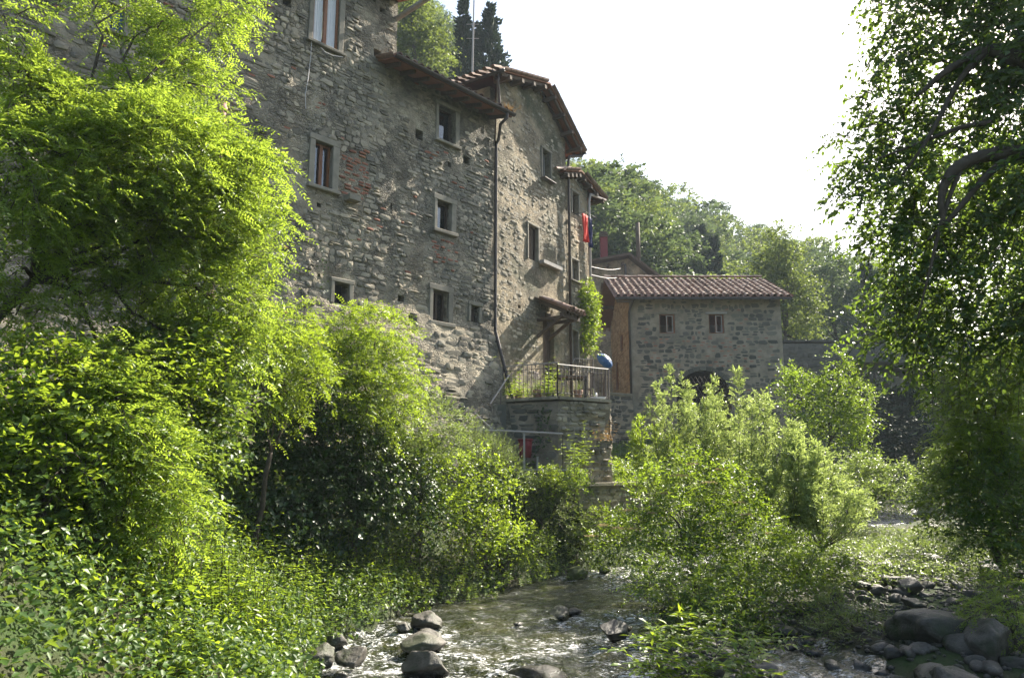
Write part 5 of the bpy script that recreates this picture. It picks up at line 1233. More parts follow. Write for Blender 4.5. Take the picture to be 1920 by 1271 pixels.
upright('willow_bush', 'broad silvery willow sloping down on the right side of the group', 1470, 1020, 18.4, 235, 210, 1500, 74, stems=18, tone=(.4, 1))
upright('willow_bush', 'low silvery willow scrub trailing towards the far water', 1540, 1030, 17.6, 135, 220, 620, 75, stems=16, tone=(.4, 1))
elder = shrub('elder_bush', 'dark glossy elder with flat faded flower heads in front of the willows', [(1230, 930, 15.4, 50), (1300, 900, 15.8, 55), (1370, 930, 15.6, 55), (1280, 980, 15, 65), (1350, 1000, 15, 65), (1200, 1000, 15.2, 45), (1420, 990, 15.2, 50), (1440, 1040, 14.6, 50), (1330, 1050, 14.4, 60), (1240, 1050, 14.4, 50), (1150, 1010, 16, 36), (1120, 1040, 16.2, 30)],
      (3.6, 15.1, W + .1), 1500, 76, 'elder', twig=.34, per=8, leaf=.095, width=.42, tone=(0, .95), r0=.06, flat=1.1)
rng = np.random.default_rng(77)
for i, (x, y, Yd, w) in enumerate([(1275, 892, 15.2, 34), (1330, 905, 15.0, 30), (1250, 925, 14.9, 26), (1385, 942, 14.8, 26), (1180, 957, 15.0, 28), (1225, 962, 14.8, 22), (1300, 870, 15.4, 24), (1160, 990, 15.2, 30), (1190, 992, 15.0, 26), (1450, 1000, 14.6, 26), (1400, 965, 14.7, 22), (1130, 985, 15.6, 24), (1350, 880, 15.6, 18), (1110, 1005, 15.8, 24)]):
    p = on_y(x, y, Yd); r = w / F * Yd / 2; n = 90; a = rng.uniform(0, 6.28, n); q = r * np.sqrt(rng.random(n))
    P = np.stack([np.cos(a) * q, np.sin(a) * q, .12 * (1 - (q / r) ** 2) * r + rng.uniform(-.012, .012, n)], 1); lv = Leaves()
    V, Fc = leaf_quads(P, rnd_dir(rng, n) * np.array([1, 1, .3]), np.array([0, 0, 1.0]) + rng.normal(0, .4, (n, 3)), np.full(n, .035), np.full(n, .03), rng); lv.add(V, Fc, rng.random(2 * n))
    f = lv.build('flower_head', LM['flower'], None, False); f.parent = elder; f.location = (p.x - 3.6, p.y - 15.1, p.z - W - .1)
shrub('elder_bush', 'leafy bush hanging over the riffle in the middle of the stream', [(1230, 1100, 12.8, 45), (1290, 1100, 12.8, 55), (1330, 1150, 12.2, 60), (1390, 1110, 12.8, 55), (1270, 1150, 12.2, 40), (1350, 1200, 11.6, 50), (1440, 1130, 12.8, 40), (1400, 1170, 12.0, 45), (1210, 1090, 13, 26)],
      (3.4, 12.3, gz(3.4, 12.3)), 950, 78, 'bramble', twig=.34, per=9, leaf=.075, width=.42, tone=(0, 1), r0=.04)
shrub('wild_bush', 'mixed bush at the right of the island beside the stones', [(1500, 1080, 13.6, 42), (1540, 1060, 14.2, 42), (1480, 1040, 14.2, 40), (1520, 1120, 13, 30), (1580, 1080, 14, 26)],
      (5.4, 13.8, gz(5.4, 13.8)), 520, 79, 'elder', twig=.3, per=8, leaf=.075, width=.4, tone=(0, .9))
shrub('wild_bush', 'thin leafy bush standing among the stones right of the pool', [(1560, 1150, 12.2, 36), (1600, 1180, 11.8, 36), (1540, 1190, 11.6, 28), (1640, 1170, 12, 26)],
      (5.3, 11.9, gz(5.3, 11.9)), 330, 80, 'herb', twig=.3, per=8, leaf=.06, width=.34, tone=(0, .7))
# foreground bush: its big leaves are single parts
rng = np.random.default_rng(81); fg = plant('ash_sapling', 'bright young ash with large pointed leaflets at the bottom edge of the picture', 'shrub', (2.1, 8.0, W))
lfm = []
for k in range(6):
    w = .30 + .04 * (k % 3); vs = [(0, 0, 0), (.28, w * .75 / 2, .03), (.28, -w * .75 / 2, .03), (.6, w / 2, .0), (.6, -w / 2, .0), (1, 0, -.16), (.3, 0, 0), (.62, 0, -.03)]
    mb = MB(); mb.add(vs, [(0, 6, 1), (0, 2, 6), (6, 7, 3, 1), (6, 2, 4, 7), (7, 5, 3), (7, 4, 5)], .25 + .15 * k); me = mb.mesh('leaf'); me.materials.append(LM['maple']); lfm.append(me)
cnt = 0; C_, R_ = blobs([(1250, 1200, 8.2, 60), (1330, 1225, 8.0, 60), (1400, 1240, 7.9, 45), (1230, 1260, 7.8, 60), (1300, 1190, 8.4, 40), (1440, 1215, 8.3, 34), (1200, 1240, 8.0, 34), (1350, 1280, 7.6, 70)])
stm = MB(); lv = Leaves()
for q in range(150):
    k = rng.choice(len(C_), p=R_ ** 2 / (R_ ** 2).sum()); d = rnd_dir(rng, 1)[0]; d[2] = abs(d[2]) * .5 + .25; d[1] -= .25; d /= np.linalg.norm(d); a = C_[k] + rnd_dir(rng, 1)[0] * R_[k] * .75 * rng.random() ** .5; L = rng.uniform(.22, .34)
    s = np.cross(d, [0, 0, 1.]); s /= np.linalg.norm(s); stm.tube([Vector(a - fg.location), Vector(a + d * L - np.array([0, 0, .06]) - fg.location)], [.004, .002], 3, cap=False)
    for j in range(7):
        t = .3 + .2 * (j // 2) if j < 6 else 1.0; sg = (1 if j % 2 else -1) if j < 6 else 0
        p = a + d * L * t - np.array([0, 0, .06 * t * t]); ld = s * sg + d * (.6 if j < 6 else 1) + rng.normal(0, .1, 3) + np.array([0, 0, -.2]); ld /= np.linalg.norm(ld); ln = rng.uniform(.09, .135)
        N_ = np.array([0, 0, 1.]) + rng.normal(0, .2, 3); y_ = np.cross(N_, ld); y_ /= np.linalg.norm(y_); z_ = np.cross(ld, y_)
        if cnt < 290 and 1150 < proj(p)[0] < 1480 and proj(p)[1] < 1285:
            o = link('leaf', lfm[(q + j) % 6], None, fg); cnt += 1; pp_ = p - np.array(fg.location)
            o.matrix_local = Matrix(((ld[0] * ln, y_[0] * ln, z_[0] * ln, pp_[0]), (ld[1] * ln, y_[1] * ln, z_[1] * ln, pp_[1]), (ld[2] * ln, y_[2] * ln, z_[2] * ln, pp_[2]), (0, 0, 0, 1)))
        else:
            V, Fc = leaf_quads(np.array([p - np.array(fg.location)]), np.array([ld]), np.array([z_]), [ln], [ln * .34], rng); lv.add(V, Fc, rng.random(2))
tag(stm.build('stems', M['bark'], fg), kind='stuff'); lv.build('small_leaves', LM['maple'], fg)

# ------------------------------------------------------------------ bushes right of the mill and on the right bank
shrub('wild_bush', 'tall bush against the right corner of the mill with reddish twigs', [(1500, 740, 30, 36), (1540, 760, 30, 40), (1580, 800, 30, 42), (1520, 800, 29, 30), (1600, 840, 29, 34), (1560, 720, 30.5, 26), (1590, 700, 30.5, 16), (1480, 710, 30, 20), (1610, 790, 30, 26), (1600, 735, 30.5, 22), (1570, 670, 30.6, 12), (1620, 750, 30.5, 20)],
      on_y(1550, 910, 30)[:], 1200, 90, 'elder', twig=.6, per=9, leaf=.12, width=.5, tone=(.1, 1), r0=.08)
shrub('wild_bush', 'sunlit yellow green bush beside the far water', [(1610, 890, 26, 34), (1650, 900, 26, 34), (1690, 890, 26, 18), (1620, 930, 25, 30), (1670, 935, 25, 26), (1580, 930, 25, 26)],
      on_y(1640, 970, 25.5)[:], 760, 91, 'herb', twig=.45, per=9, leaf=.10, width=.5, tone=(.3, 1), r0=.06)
shrub('wild_bush', 'small bush with white edged leaves in the shadow below the mill corner', [(1530, 900, 24, 20), (1550, 930, 24, 22), (1520, 950, 23, 22)], on_y(1535, 985, 23.5)[:], 200, 92, 'willow', twig=.4, per=9, leaf=.1, width=.45, tone=(.2, .8), r0=.04)
locust('yellow green locust sprays arching in from the right edge', [(1850, 720, 13.4, 45), (1900, 700, 13.2, 50), (1820, 760, 13.6, 40), (1870, 800, 13.2, 60), (1820, 830, 13.4, 40), (1910, 850, 13, 60), (1850, 880, 13.2, 45), (1800, 700, 13.8, 26)],
       on_y(1960, 1000, 13.6)[:], 620, 93, leaf=.05, L=.26, tone=(.1, .9), r0=.08, name='locust_tree')
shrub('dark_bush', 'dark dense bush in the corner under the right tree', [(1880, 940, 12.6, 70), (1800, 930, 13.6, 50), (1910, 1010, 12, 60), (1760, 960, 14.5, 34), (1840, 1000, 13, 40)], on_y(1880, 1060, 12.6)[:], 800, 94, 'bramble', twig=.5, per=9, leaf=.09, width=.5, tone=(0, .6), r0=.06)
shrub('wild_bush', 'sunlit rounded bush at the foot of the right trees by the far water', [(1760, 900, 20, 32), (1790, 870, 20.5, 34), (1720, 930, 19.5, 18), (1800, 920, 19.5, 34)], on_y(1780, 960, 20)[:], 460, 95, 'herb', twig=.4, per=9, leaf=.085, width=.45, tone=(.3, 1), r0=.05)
locust('small yellow locust seedling over the boulders at the right edge', [(1890, 1110, 10.6, 34), (1860, 1150, 10.4, 26), (1910, 1170, 10.2, 26)], on_y(1915, 1240, 10.4)[:], 70, 96, leaf=.035, L=.2, tone=(.2, .9), r0=.03, name='locust_seedling', twig=.3)
shrub('dark_thicket', 'dark thicket filling the shade under the bridge arch', [(1600, 760, 52, 40), (1680, 790, 50, 55), (1640, 850, 50, 50), (1740, 780, 48, 60), (1700, 880, 48, 45), (1770, 860, 46, 55)], on_y(1690, 930, 49)[:], 1100, 97, 'conifer', twig=1.2, per=9, leaf=.32, width=.6, tone=(0, .7), r0=.15, cat='thicket')

# ------------------------------------------------------------------ the big tree on the right
def bigtree(name, label, lst, base, n, seed, limbs, mat='walnut', leaf=.12, width=.5, twig=.6, per=11, r0=.3, droop=.5):
    rng = np.random.default_rng(seed); C, Rr = blobs(lst); Rr = Rr * .88; root = plant(name, label, 'tree', base); lv = Leaves()
    A, dd, L, k = simple_foliage(rng, lv, C, Rr, n, twig, per, leaf, width, droop, .05, .05, .9, .9, .5, (.05, 1.0), None, (0, .9), hang=.45)
    lv.build('crown', LM[mat], root); tag(twigs(A, dd, L, droop, .010, 2).build('twigs', M['bark'], root), kind='stuff')
    t = MB(); b = Vector(base)
    for pl in limbs:
        pts = [on_y(q[0], q[1], q[2] - .75) for q in pl]; sm_ = []
        for i in range(len(pts) - 1):
            p0 = pts[max(i - 1, 0)]; p1, p2 = pts[i], pts[i + 1]; p3 = pts[min(i + 2, len(pts) - 1)]
            for q in range(5):
                u = q / 5; sm_.append(.5 * ((2 * p1) + (p2 - p0) * u + (2 * p0 - 5 * p1 + 4 * p2 - p3) * u * u + (3 * p1 - p0 - 3 * p2 + p3) * u ** 3))
        sm_.append(pts[-1]); r_a, r_b = pl[0][3], pl[-1][3]
        MB().tube(sm_, [r_a + (r_b - r_a) * i / (len(sm_) - 1) for i in range(len(sm_))], 8).build('branch', M['bark'], root, True)
    tr = limb(base, on_y(2080, 250, 11.9), r0, r0 * .6, 0, 7, .05, 10, 3); t.tube(tr[0], tr[1], tr[2]); t.build('trunk', M['bark'], root, True); finish(root, base); return root
bigtree('riverside_tree', 'large overhanging tree filling the right side with dark drooping foliage', [
    (1700, 20, 11.48, 60), (1780, 40, 11.48, 80), (1880, 60, 11.07, 90), (1680, 100, 11.64, 45), (1740, 130, 11.48, 65), (1840, 170, 11.15, 80), (1920, 200, 10.82, 70), (1660, 190, 11.64, 45), (1700, 240, 11.64, 60), (1620, 260, 11.81, 42), (1780, 280, 11.48, 60), (1600, 320, 11.97, 30),
    (1650, 330, 11.73, 50), (1720, 350, 11.48, 50), (1620, 390, 11.81, 36), (1680, 420, 11.64, 55), (1750, 430, 11.48, 55), (1640, 460, 11.81, 34), (1830, 400, 11.32, 60), (1900, 440, 10.99, 70), (1700, 500, 11.64, 50), (1780, 520, 11.48, 60), (1860, 540, 11.32, 65),
    (1670, 560, 11.97, 40), (1730, 590, 11.81, 50), (1810, 620, 11.48, 60), (1900, 640, 10.99, 60), (1690, 640, 12.30, 42), (1750, 680, 12.14, 44), (1640, 620, 12.46, 26), (1900, 320, 10.99, 60), (1960, 100, 10.66, 110), (1980, 330, 10.66, 110), (1990, 550, 10.66, 100), (1700, -70, 11.48, 70), (1820, -80, 11.48, 100), (1950, -100, 11.48, 120), (2050, 50, 11.89, 130)],
    (9.6, 12.0, gz(9.6, 12.0)), 3700, 100, [
    [(2080, 330, 11.81, .17), (1960, 292, 11.40, .12), (1860, 290, 11.48, .09), (1790, 318, 11.48, .07), (1765, 370, 11.48, .045), (1770, 420, 11.48, .03)],
    [(1900, 291, 11.44, .07), (1850, 330, 11.48, .05), (1790, 400, 11.48, .04), (1740, 450, 11.56, .02)],
    [(2080, 160, 11.81, .16), (1920, 115, 11.32, .12), (1850, 95, 11.48, .08), (1780, 130, 11.48, .05), (1720, 180, 11.56, .025)],
    [(1850, 96, 11.48, .06), (1800, 150, 11.48, .045), (1740, 260, 11.56, .03), (1690, 330, 11.64, .015)],
    [(1860, 230, 11.40, .05), (1800, 240, 11.56, .035), (1720, 270, 11.64, .03), (1640, 300, 11.73, .012)],
    [(1800, 320, 11.48, .04), (1770, 400, 11.48, .03), (1740, 520, 11.56, .02), (1720, 600, 11.64, .012)]])

def shade_tree(label, x, y, r, h, n, seed):
    rng = np.random.default_rng(seed); nb = 11; C = np.stack([rng.normal(0, r * .5, nb), rng.normal(0, r * .5, nb), rng.uniform(h * .35, h * .9, nb)], 1) + np.array([x, y, 0]); Rr = rng.uniform(r * .3, r * .5, nb); b = (x, y, gz(x, y))
    root = plant('riverside_tree', label, 'tree', b); lv = Leaves(); simple_foliage(rng, lv, C, Rr, n, .8, 9, .17, .55, .3, .1, .1, .9, .9, .6, (.1, 1.0), None, (0, .9)); lv.build('crown', LM['walnut'], root); skeleton(root, b, C, Rr, .22, seed=seed, every=2); finish(root, b)
shade_tree('leafy tree standing behind the big overhanging tree on the right bank', 16.6, 20.6, 3.3, 9.0, 2800, 140)
shade_tree('second leafy tree farther up the right bank beyond the overhanging one', 22.0, 28.0, 3.8, 8, 2200, 141)
# ------------------------------------------------------------------ trees behind the houses
def conifer(name, label, px, ptop, pbot, Yd, wpx, n, seed, group=None, mat='conifer'):
    rng = np.random.default_rng(seed); a, b = on_y(px, pbot, Yd), on_y(px, ptop, Yd); H = b.z - a.z; Wd = wpx / F * Yd / 2
    root = plant(name, label, 'tree', tuple(a), group); lv = Leaves(); nb = max(40, n // 22); tb = rng.random(nb) ** .8; ab = rng.uniform(0, 6.28, nb)
    lb = Wd * np.where(tb < .1, .6 + tb * 4, 1.0) * (1 - tb) ** .85 * rng.uniform(.55, 1.25, nb) + .02 * H * .5; k = rng.integers(0, nb, n); r = rng.random(n) ** .6
    P = np.stack([np.cos(ab[k]) * lb[k] * r, np.sin(ab[k]) * lb[k] * r, tb[k] * H + lb[k] * (.45 * r * r - .05)], 1) + rng.normal(0, 1, (n, 3)) * (.035 * Wd + .10 * lb[k])[:, None]
    P[:, 2] = np.minimum(P[:, 2], H * 1.0); D = np.stack([np.cos(ab[k]), np.sin(ab[k]), .7 + .4 * rng.random(n)], 1) + rng.normal(0, .35, (n, 3))
    Ln = Yd * .0068 * rng.uniform(.6, 1.4, n); V, Fc = leaf_quads(P, D, rnd_dir(rng, n), Ln, Ln * .5, rng); lv.add(V, Fc, rng.random(2 * n) * .9)
    lv.build('crown', LM[mat], root); MB().tube([(0, 0, -.5), (0, 0, H * .97)], [H * .018, .02], 6).build('trunk', M['bark'], root)
    return root
conifer('cypress_tree', 'dark cypress left of the aerial mast behind the roofs', 868, 3, 165, 46, 56, 2600, 110)
conifer('cypress_tree', 'broader dark cypress right of the aerial mast behind the roofs', 918, 12, 165, 47, 74, 3200, 111)
conifer('cypress_tree', 'slim dark cypress squeezed between the two larger ones', 893, 48, 165, 49, 44, 1500, 112)
def copse(name, label, lst, base, n, seed, mat, leaf, **k): return shrub(name, label, lst, base, n, seed, mat, twig=leaf * 5, per=8, leaf=leaf, width=.6, cat='tree', r0=.2, tw=0, **k)
copse('broadleaf_tree', 'sunny green tree rising right behind the protruding gutter', [(770, 10, 42, 26), (790, 50, 42, 34), (765, 70, 42, 30), (810, 90, 42, 26), (780, 110, 42, 30), (825, 115, 42, 16), (755, -10, 42, 26)], on_y(785, 230, 42)[:], 700, 120, 'hill', .22)
copse('broadleaf_tree', 'low bright tree beside the creeper, above the back house roof', [(1120, 430, 60, 22), (1150, 400, 62, 34), (1190, 440, 62, 30), (1220, 420, 62, 34), (1230, 470, 60, 32), (1200, 490, 60, 26), (1130, 385, 64, 20)], on_y(1180, 560, 61)[:], 900, 121, 'hill', .30)
copse('alder_tree', 'slender bright alder standing behind the right end of the mill roof', [(1462, 445, 52, 16), (1455, 480, 52, 24), (1480, 500, 52, 26), (1440, 515, 52, 28), (1470, 540, 52, 32), (1500, 560, 52, 28), (1430, 550, 52, 22), (1490, 600, 52, 32), (1500, 640, 52, 24), (1525, 590, 52, 18)], on_y(1470, 740, 52)[:], 1000, 122, 'hill', .26)
copse('alder_tree', 'taller greyish alder right of the bright one, partly behind the big tree', [(1560, 500, 66, 26), (1540, 540, 66, 30), (1590, 520, 66, 26), (1570, 580, 66, 32), (1540, 610, 66, 28), (1600, 570, 66, 30), (1600, 620, 66, 26)], on_y(1570, 740, 66)[:], 900, 123, 'hill_blue', .30)
conifer('fir_tree', 'left one of two dark firs behind the mill roof', 1318, 428, 560, 64, 40, 2600, 124)
conifer('fir_tree', 'right one of two dark firs behind the mill roof', 1344, 448, 560, 63, 32, 2200, 125)
conifer('dark_pine', 'dark tall tree beyond the bridge at the edge of the big tree', 1640, 500, 700, 60, 110, 2600, 126)

# woodland on the hillside: a few kinds, every tree an object
protos = []
for v in range(9):
    rng = np.random.default_rng(200 + v); nb = 7; C = np.stack([rng.normal(0, 1.7, nb), rng.normal(0, 1.7, nb), rng.uniform(3.0, 8.0, nb)], 1); Rr = rng.uniform(1.2, 2.2, nb)
    lv = Leaves(); simple_foliage(rng, lv, C, Rr, 620, .8, 8, .30, .7, .2, .3, .45, .9, 1, .5, (.5, 1.0), None, (0, .9))
    k = 'hill' if v < 5 else 'hill_blue'; me = raw_mesh('crown', np.concatenate(lv.V), np.concatenate(lv.F), np.concatenate(lv.T)); me.materials.append(LM[k])
    tm = MB().tube([(0, 0, -1), (0.1, 0, 2.5), (0, .1, 5.5)], [.22, .17, .08], 6).mesh('trunk', True); tm.materials.append(M['bark']); protos.append((me, tm))
rng = np.random.default_rng(300); placed = []
KIND = ['olive green', 'grey green']
for it in range(7000):
    y = rng.uniform(56, 132); x = rng.uniform(-.22 * y, .56 * y)
    if x - float(np.interp(y, YL, XL)) > 6 and y < 75: continue
    z = gz(x, y)
    if z < 1.0: continue
    px, py, d = proj((x, y, z + 6))
    if py < -60 or py > 640 or (px < 1040 and y < 95 and px > 960): continue
    if px < 760: continue
    rid = [[760, 830, 960, 1080, 1200, 1330, 1400, 1440, 1500, 1590, 1700], [-60, 60, 235, 298, 340, 372, 385, 425, 440, 470, 520]]
    smax = 0
    for q in (1.25, 1.05, .9, .75, .6, .48):      # as tall as the skyline of the ridge allows
        ptx, pty, _d = proj((x, y, z + 9.6 * q))
        if pty > np.interp(ptx, *rid) + 6 * math.sin(x * 1.3): smax = q; break
    if not smax: continue
    if pty < np.interp(ptx, [760, 830, 960, 1080, 1200, 1330, 1400, 1440, 1500, 1590, 1700], [-60, 60, 235, 298, 340, 372, 385, 425, 440, 470, 520]): continue
    sp = 3.3 + (y - 60) * .03
    if any((x - a) ** 2 + (y - b) ** 2 < sp * sp for a, b in placed): continue
    placed.append((x, y))
    v = int(rng.integers(0, 9)) if y < 84 else int(rng.integers(3, 9)); me, tm = protos[v]; s = min(smax, rng.uniform(.8, 1.25))
    zone = 'upper slope near the skyline' if z > .29 * y + 4 else ('lower slope just behind the mill' if y < 78 else 'middle of the wooded slope')
    r = plant('hillside_tree', 'rounded %s tree on the %s' % (KIND[v > 4], zone), 'tree', (x, y, z - .2), 'woodland trees, %s, %s' % (KIND[v > 4], zone))
    r.rotation_euler = (0, 0, rng.uniform(0, 6.28)); r.scale = (s * rng.uniform(1.0, 1.2), s * 1.1, s); link('crown', me, None, r); link('trunk', tm, None, r)
print('hill trees', len(placed))

# ------------------------------------------------------------------ stones in and beside the stream
def ico(sub):
    bm = bmesh.new(); bmesh.ops.create_icosphere(bm, subdivisions=sub, radius=1); V = np.array([v.co[:] for v in bm.verts]); Fc = np.array([[v.index for v in f.verts] for f in bm.faces]); bm.free(); return V, Fc
ICO = {k: ico(k) for k in (1, 2, 3, 4)}
def rock_mesh(seed, sub=3, flat=.6, rough=.4, facets=9):
    rng = np.random.default_rng(seed); V, Fc = ICO[sub]; V = V.copy()
    for k in range(facets):                                   # plane cuts give worn facets
        d = rnd_dir(rng, 1)[0]; h = rng.uniform(.42, .85); q = V @ d; V = V - np.where(q > h, (q - h) * .92, 0)[:, None] * d
    r = 1 + rough * (.5 * np.array([noise.noise(Vector(v * 1.3 + seed)) for v in V]) + .22 * np.array([noise.noise(Vector(v * 3.7 + seed)) for v in V]) + (.09 * np.array([noise.noise(Vector(v * 9.0 + seed)) for v in V]) if sub > 2 else 0)); V = V * r[:, None]
    V *= np.array([1, rng.uniform(.7, 1.0), flat]); return V, Fc
def rock(name, label, x, y, zt, w, seed, mat='rock', flat=.6, sub=4, group=None, depth=None):
    V, Fc = rock_mesh(seed, sub, flat); V = V * w / 2
    me = raw_mesh(name, V, Fc, np.full(len(Fc), R.random()), True); o = link(name, me, M[mat]); o.rotation_euler = (0, 0, R.uniform(0, 6.28))
    o.location = (x, y, zt - V[:, 2].max()); return tag(o, label, 'rock', group)
RL_ = [
 (622, 1207, 46, 36, 'rounded grey stone at the left water edge, highest of the left group', .75), (594, 1240, 62, 50, 'pale angular stone against the bottom of the bank leaves', .75), (660, 1240, 66, 40, 'brown flat topped stone right of the pale angular one', .6),
 (750, 1180, 42, 22, 'dark low stone behind the cluster in the stream', .5), (797, 1170, 60, 36, 'rounded stone at the back of the midstream cluster', .65), (803, 1195, 50, 22, 'small stone in the middle of the midstream cluster', .5),
 (790, 1212, 84, 34, 'dark flat pointed stone in the midstream cluster', .5), (797, 1252, 84, 46, 'split pale topped stone nearest to the viewer in midstream', .6), (973, 1172, 18, 10, 'tiny dark stone alone in the stream', .5),
 (1050, 1153, 46, 24, 'black wet stone under the bush in the riffle', .55), (1078, 1148, 30, 14, 'flat black wet stone right beside the larger black one', .5), (1152, 1192, 64, 46, 'dark humped stone standing in the white water', .75),
 (1083, 1075, 42, 24, 'mossy green stone at the far left water edge', .6), (1133, 1070, 28, 16, 'small brown stone right of the mossy one', .6), (1020, 1272, 150, 20, 'long dark stone cut by the bottom edge', .35),
 (1175, 1180, 30, 12, 'thin dark slab behind the humped stone', .4), (640, 1266, 44, 14, 'low dark stone at the bottom edge left of the midstream cluster', .4), (520, 1262, 60, 40, 'dark shaded stone under the bank leaves at the bottom edge', .6)]
for i, (px, py, wpx, hpx, lb, fl_) in enumerate(RL_):
    p = on_z(px, py + hpx * .45, W); w = wpx / F * p.y * 1.06; h = hpx / F * p.y
    rock('stream_stone', lb, p.x, p.y + w * .2, W + h * .95, w, 500 + i, 'mossy' if 'mossy' in lb else 'rock', fl_)
# right bank
RB_ = [(1800, 1205, 190, 62, 'very large angular boulder with a lit slanting top at the lower right', .5), (1870, 1215, 110, 80, 'dark steep boulder behind the large angular one', .8), (1800, 1250, 110, 60, 'big rounded grey boulder at the lower right edge', .7), (1740, 1205, 50, 34, 'rounded dark boulder left of the large angular one', .7),
 (1475, 1172, 56, 26, 'brown loaf shaped stone at the top of the heap by the pool', .55), (1458, 1190, 30, 20, 'rounded stone left in the heap by the pool', .7), (1480, 1190, 28, 18, 'small rounded stone in the middle of the heap by the pool', .7), (1507, 1182, 30, 22, 'angular brown stone in the heap by the pool', .7), (1524, 1198, 40, 20, 'dark stone at the right end of the heap by the pool', .5), (1440, 1168, 30, 18, 'flat stone at the left end of the heap by the pool', .5),
 (1512, 1235, 36, 14, 'wet flat stone in the little pool', .4), (1570, 1225, 50, 34, 'dark stone right of the little pool', .6), (1620, 1225, 50, 30, 'dark rounded stone in the shade right of the pool', .6), (1560, 1255, 56, 30, 'round dark stone at the edge of the pool near the bottom edge', .6), (1700, 1262, 80, 26, 'pale low stone cut by the bottom edge at the right', .5), (1640, 1262, 60, 26, 'low wet dark stone at the bottom edge between pool and pale stone', .5),
 (1755, 1002, 36, 26, 'single dark boulder on the right bank below the far water', .65), (1670, 1080, 56, 34, 'broad dark stone in the shaded strip under the herbs', .6), (1712, 1115, 60, 36, 'large smooth stone in the shaded strip', .6), (1680, 1105, 40, 26, 'stone left of the large smooth one in the shaded strip', .6), (1655, 1125, 34, 20, 'small smooth stone in the shaded strip', .6), (1620, 1115, 36, 20, 'pale banded stone in the shaded strip', .55), (1760, 1060, 60, 20, 'long flat slab near the right bank', .35), (1765, 1078, 60, 18, 'second long flat slab below the first', .35), (1880, 1085, 90, 40, 'long boulder half buried at the right edge', .5), (1650, 940, 30, 14, 'dark stone at the far water edge', .5), (1745, 950, 60, 40, 'mossy yellow green boulder beside the far water', .7), (1720, 1150, 50, 22, 'pale streaked stone above the large angular boulder', .4)]
for i, (px, py, wpx, hpx, lb, fl_) in enumerate(RB_):
    p = on_z(px, py + hpx * .45, W + .1); x, y = p.x, p.y; w = wpx / F * y * 1.05; h = hpx / F * y
    rock('bank_stone', lb, x, y + w * .2, max(gz(x, y), W - .1) + h * .85, w, 600 + i, 'mossy' if 'mossy' in lb else 'rock', fl_, sub=4 if wpx > 90 else 3)
# smaller stones: alike, one group
RV = []
for k in range(10):
    V, Fc = rock_mesh(700 + k, 2, .6, .2, 5); me = raw_mesh('cobble', V, Fc, np.full(len(Fc), k / 10), True); me.materials.append(M['rock']); RV.append(me)
rng = np.random.default_rng(710); cnt = 0; tries = 0
while cnt < 240 and tries < 6000:
    tries += 1; y = 9.2 + 14 * rng.random() ** 1.6; x = rng.uniform(1.8, 10.5)
    if not (drf(x, y) > -.15): continue
    g = gz(x, y)
    if g > W + .75: continue
    px, py, d = proj((x, y, g))
    if not (1190 < px < 1940 and py < 1300) : continue
    if px < 1420 and rng.random() < .75: continue
    s = rng.uniform(.06, .20) * (1 if rng.random() < .85 else 1.7)
    o = link('cobble', RV[int(rng.integers(0, 10))], None); o.location = (x, y, max(g, W - .12) + s * .22); o.scale = (s, s * rng.uniform(.7, 1), s * rng.uniform(.7, 1)); o.rotation_euler = (rng.uniform(-.2, .2), rng.uniform(-.2, .2), rng.uniform(0, 6.28))
    tag(o, 'smooth grey cobble among many on the stony right bank', 'rock', 'cobbles on the stony right bank'); cnt += 1
lv_V = []; lv_F = []; T_ = []; n0 = 0; V1, F1 = ICO[1]
n = 9000; X = rng.uniform(1.2, 12, n); Y = rng.uniform(8.5, 22, n); Z = ground(X, Y); k = (drf(X, Y) > -.4) & (Z < W + .9); X, Y, Z = X[k], Y[k], Z[k]; s = rng.uniform(.015, .06, len(X))
V = V1[None] * (s[:, None, None] * rng.uniform(.6, 1.2, (len(X), 1, 3)) * np.array([1, 1, .7])) + np.stack([X, Y, Z + s * .2], 1)[:, None]
Fc = F1[None] + (np.arange(len(X)) * len(V1))[:, None, None]; me = raw_mesh('gravel', V.reshape(-1, 3), Fc.reshape(-1, 3), np.repeat(rng.random(len(X)), len(F1)), True)
tag(link('gravel', me, M['rock']), 'grey gravel between the cobbles of the right bank', 'gravel', kind='stuff')

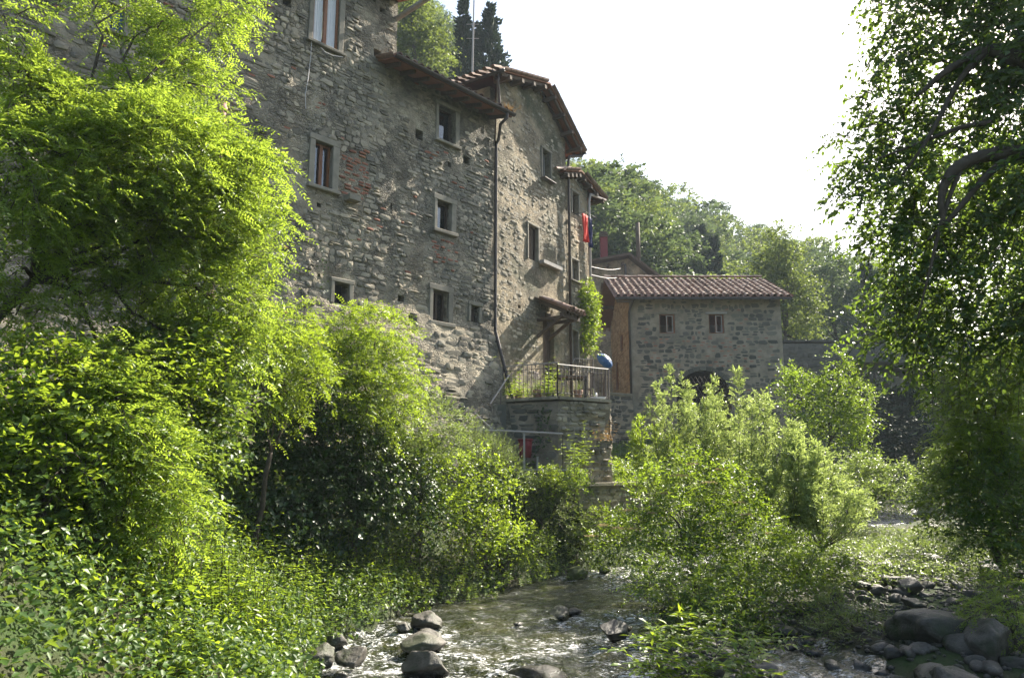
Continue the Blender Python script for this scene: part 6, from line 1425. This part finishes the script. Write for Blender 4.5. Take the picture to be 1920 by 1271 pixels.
# ------------------------------------------------------------------ small growth on the buildings
def tuft(label, P, n, h, sp, seed, mat='herb', leaf=.05, width=.3, name='weed', cat='plant', lean=.3):
    rng = np.random.default_rng(seed); root = plant(name, label, cat, tuple(P)); lv = Leaves(); herbs(rng, lv, rng.normal(0, sp, n), rng.normal(0, sp * .5, n), np.zeros(n), h * rng.uniform(.5, 1.1, n), 7, leaf, width, lean); lv.build('leaves', LM[mat], root); return root
tuft('rusty dry plants growing on the gutter corner of the lower house', A.w(e1[0] - .25, -.78, EZ + .02), 26, .3, .16, 800, 'rust', .05, .3, 'gutter_plants')
tuft('tall leafy weed at the left end of the terrace railing', P_(953, 746, 22.0), 30, 1.25, .15, 801, 'maple', .15)
tuft('tall leafy weed in the middle of the terrace behind the railing', P_(1027, 747, 21.5), 26, 1.25, .13, 802, 'maple', .15)
tuft('low weeds along the terrace edge', P_(985, 747, 21.6), 70, .6, .5, 803, 'maple', .09)
tuft('low weeds under the garden table', P_(1060, 747, 21.5), 30, .4, .35, 804, 'herb', .06)
tuft('upright leafy weed before the rough terrace wall', P_(1088, 880, 20.2), 26, 1.3, .13, 805, 'maple', .15)
tuft('dry orange tinted plant at the right end of the terrace wall', P_(1135, 830, 21.2), 16, .75, .12, 806, 'rust', .09)
ivy('small patch of ivy climbing the tall house between its windows', [((A.w(-6.2, 0, 0).x, A.w(-6.2, 0, 0).y), (A.w(-5.9, 0, 0).x, A.w(-5.9, 0, 0).y), 3.0, 5.4)], 70, 807, leaf=.06, thick=.03, name='wall_ivy')
ivy('ivy patch on the shaded left face of the terrace wall', [((T0.x + 1.0, T0.y - .55), (T1.x - .1, T1.y + .05), .3, 1.8)], 120, 808, leaf=.08, thick=.1, name='wall_ivy')

# ------------------------------------------------------------------ air
m, n, out = _nt('hazy_air'); v = n.nodes.new('ShaderNodeVolumePrincipled'); v.inputs['Density'].default_value = .00048; v.inputs['Color'].default_value = (.72, .85, 1.0, 1); v.inputs['Anisotropy'].default_value = .1
n.links.new(v.outputs[0], out.inputs['Volume'])
mb = MB(); mb.box((15, 62, 43), (260, 180, 96)); hz = mb.build('haze', m); tag(hz, 'thin sunlit haze filling the valley', 'haze', kind='stuff')

for k, (x, Y, lb) in enumerate([(972, 21.9, 'terracotta pot at the left end of the terrace'), (1008, 21.6, 'terracotta pot between the two tall weeds'), (1084, 21.7, 'terracotta pot right of the garden table')]):
    p = on_y(x, 745, Y); po = thing('flower_pot', lb, 'pot', (p.x, Y, TZ)); MB().tube([(0, 0, 0), (0, 0, .22), (0, 0, .27), (0, 0, .271)], [.09, .13, .15, .12], 12).build('pot', M['terracotta'], po, True)
    rng = np.random.default_rng(900 + k); lv = Leaves(); herbs(rng, lv, rng.normal(0, .05, 14), rng.normal(0, .05, 14), np.full(14, .25), .4 * rng.uniform(.5, 1, 14), 6, .07, .4, .5); lv.build('leaves', LM['herb'], po)
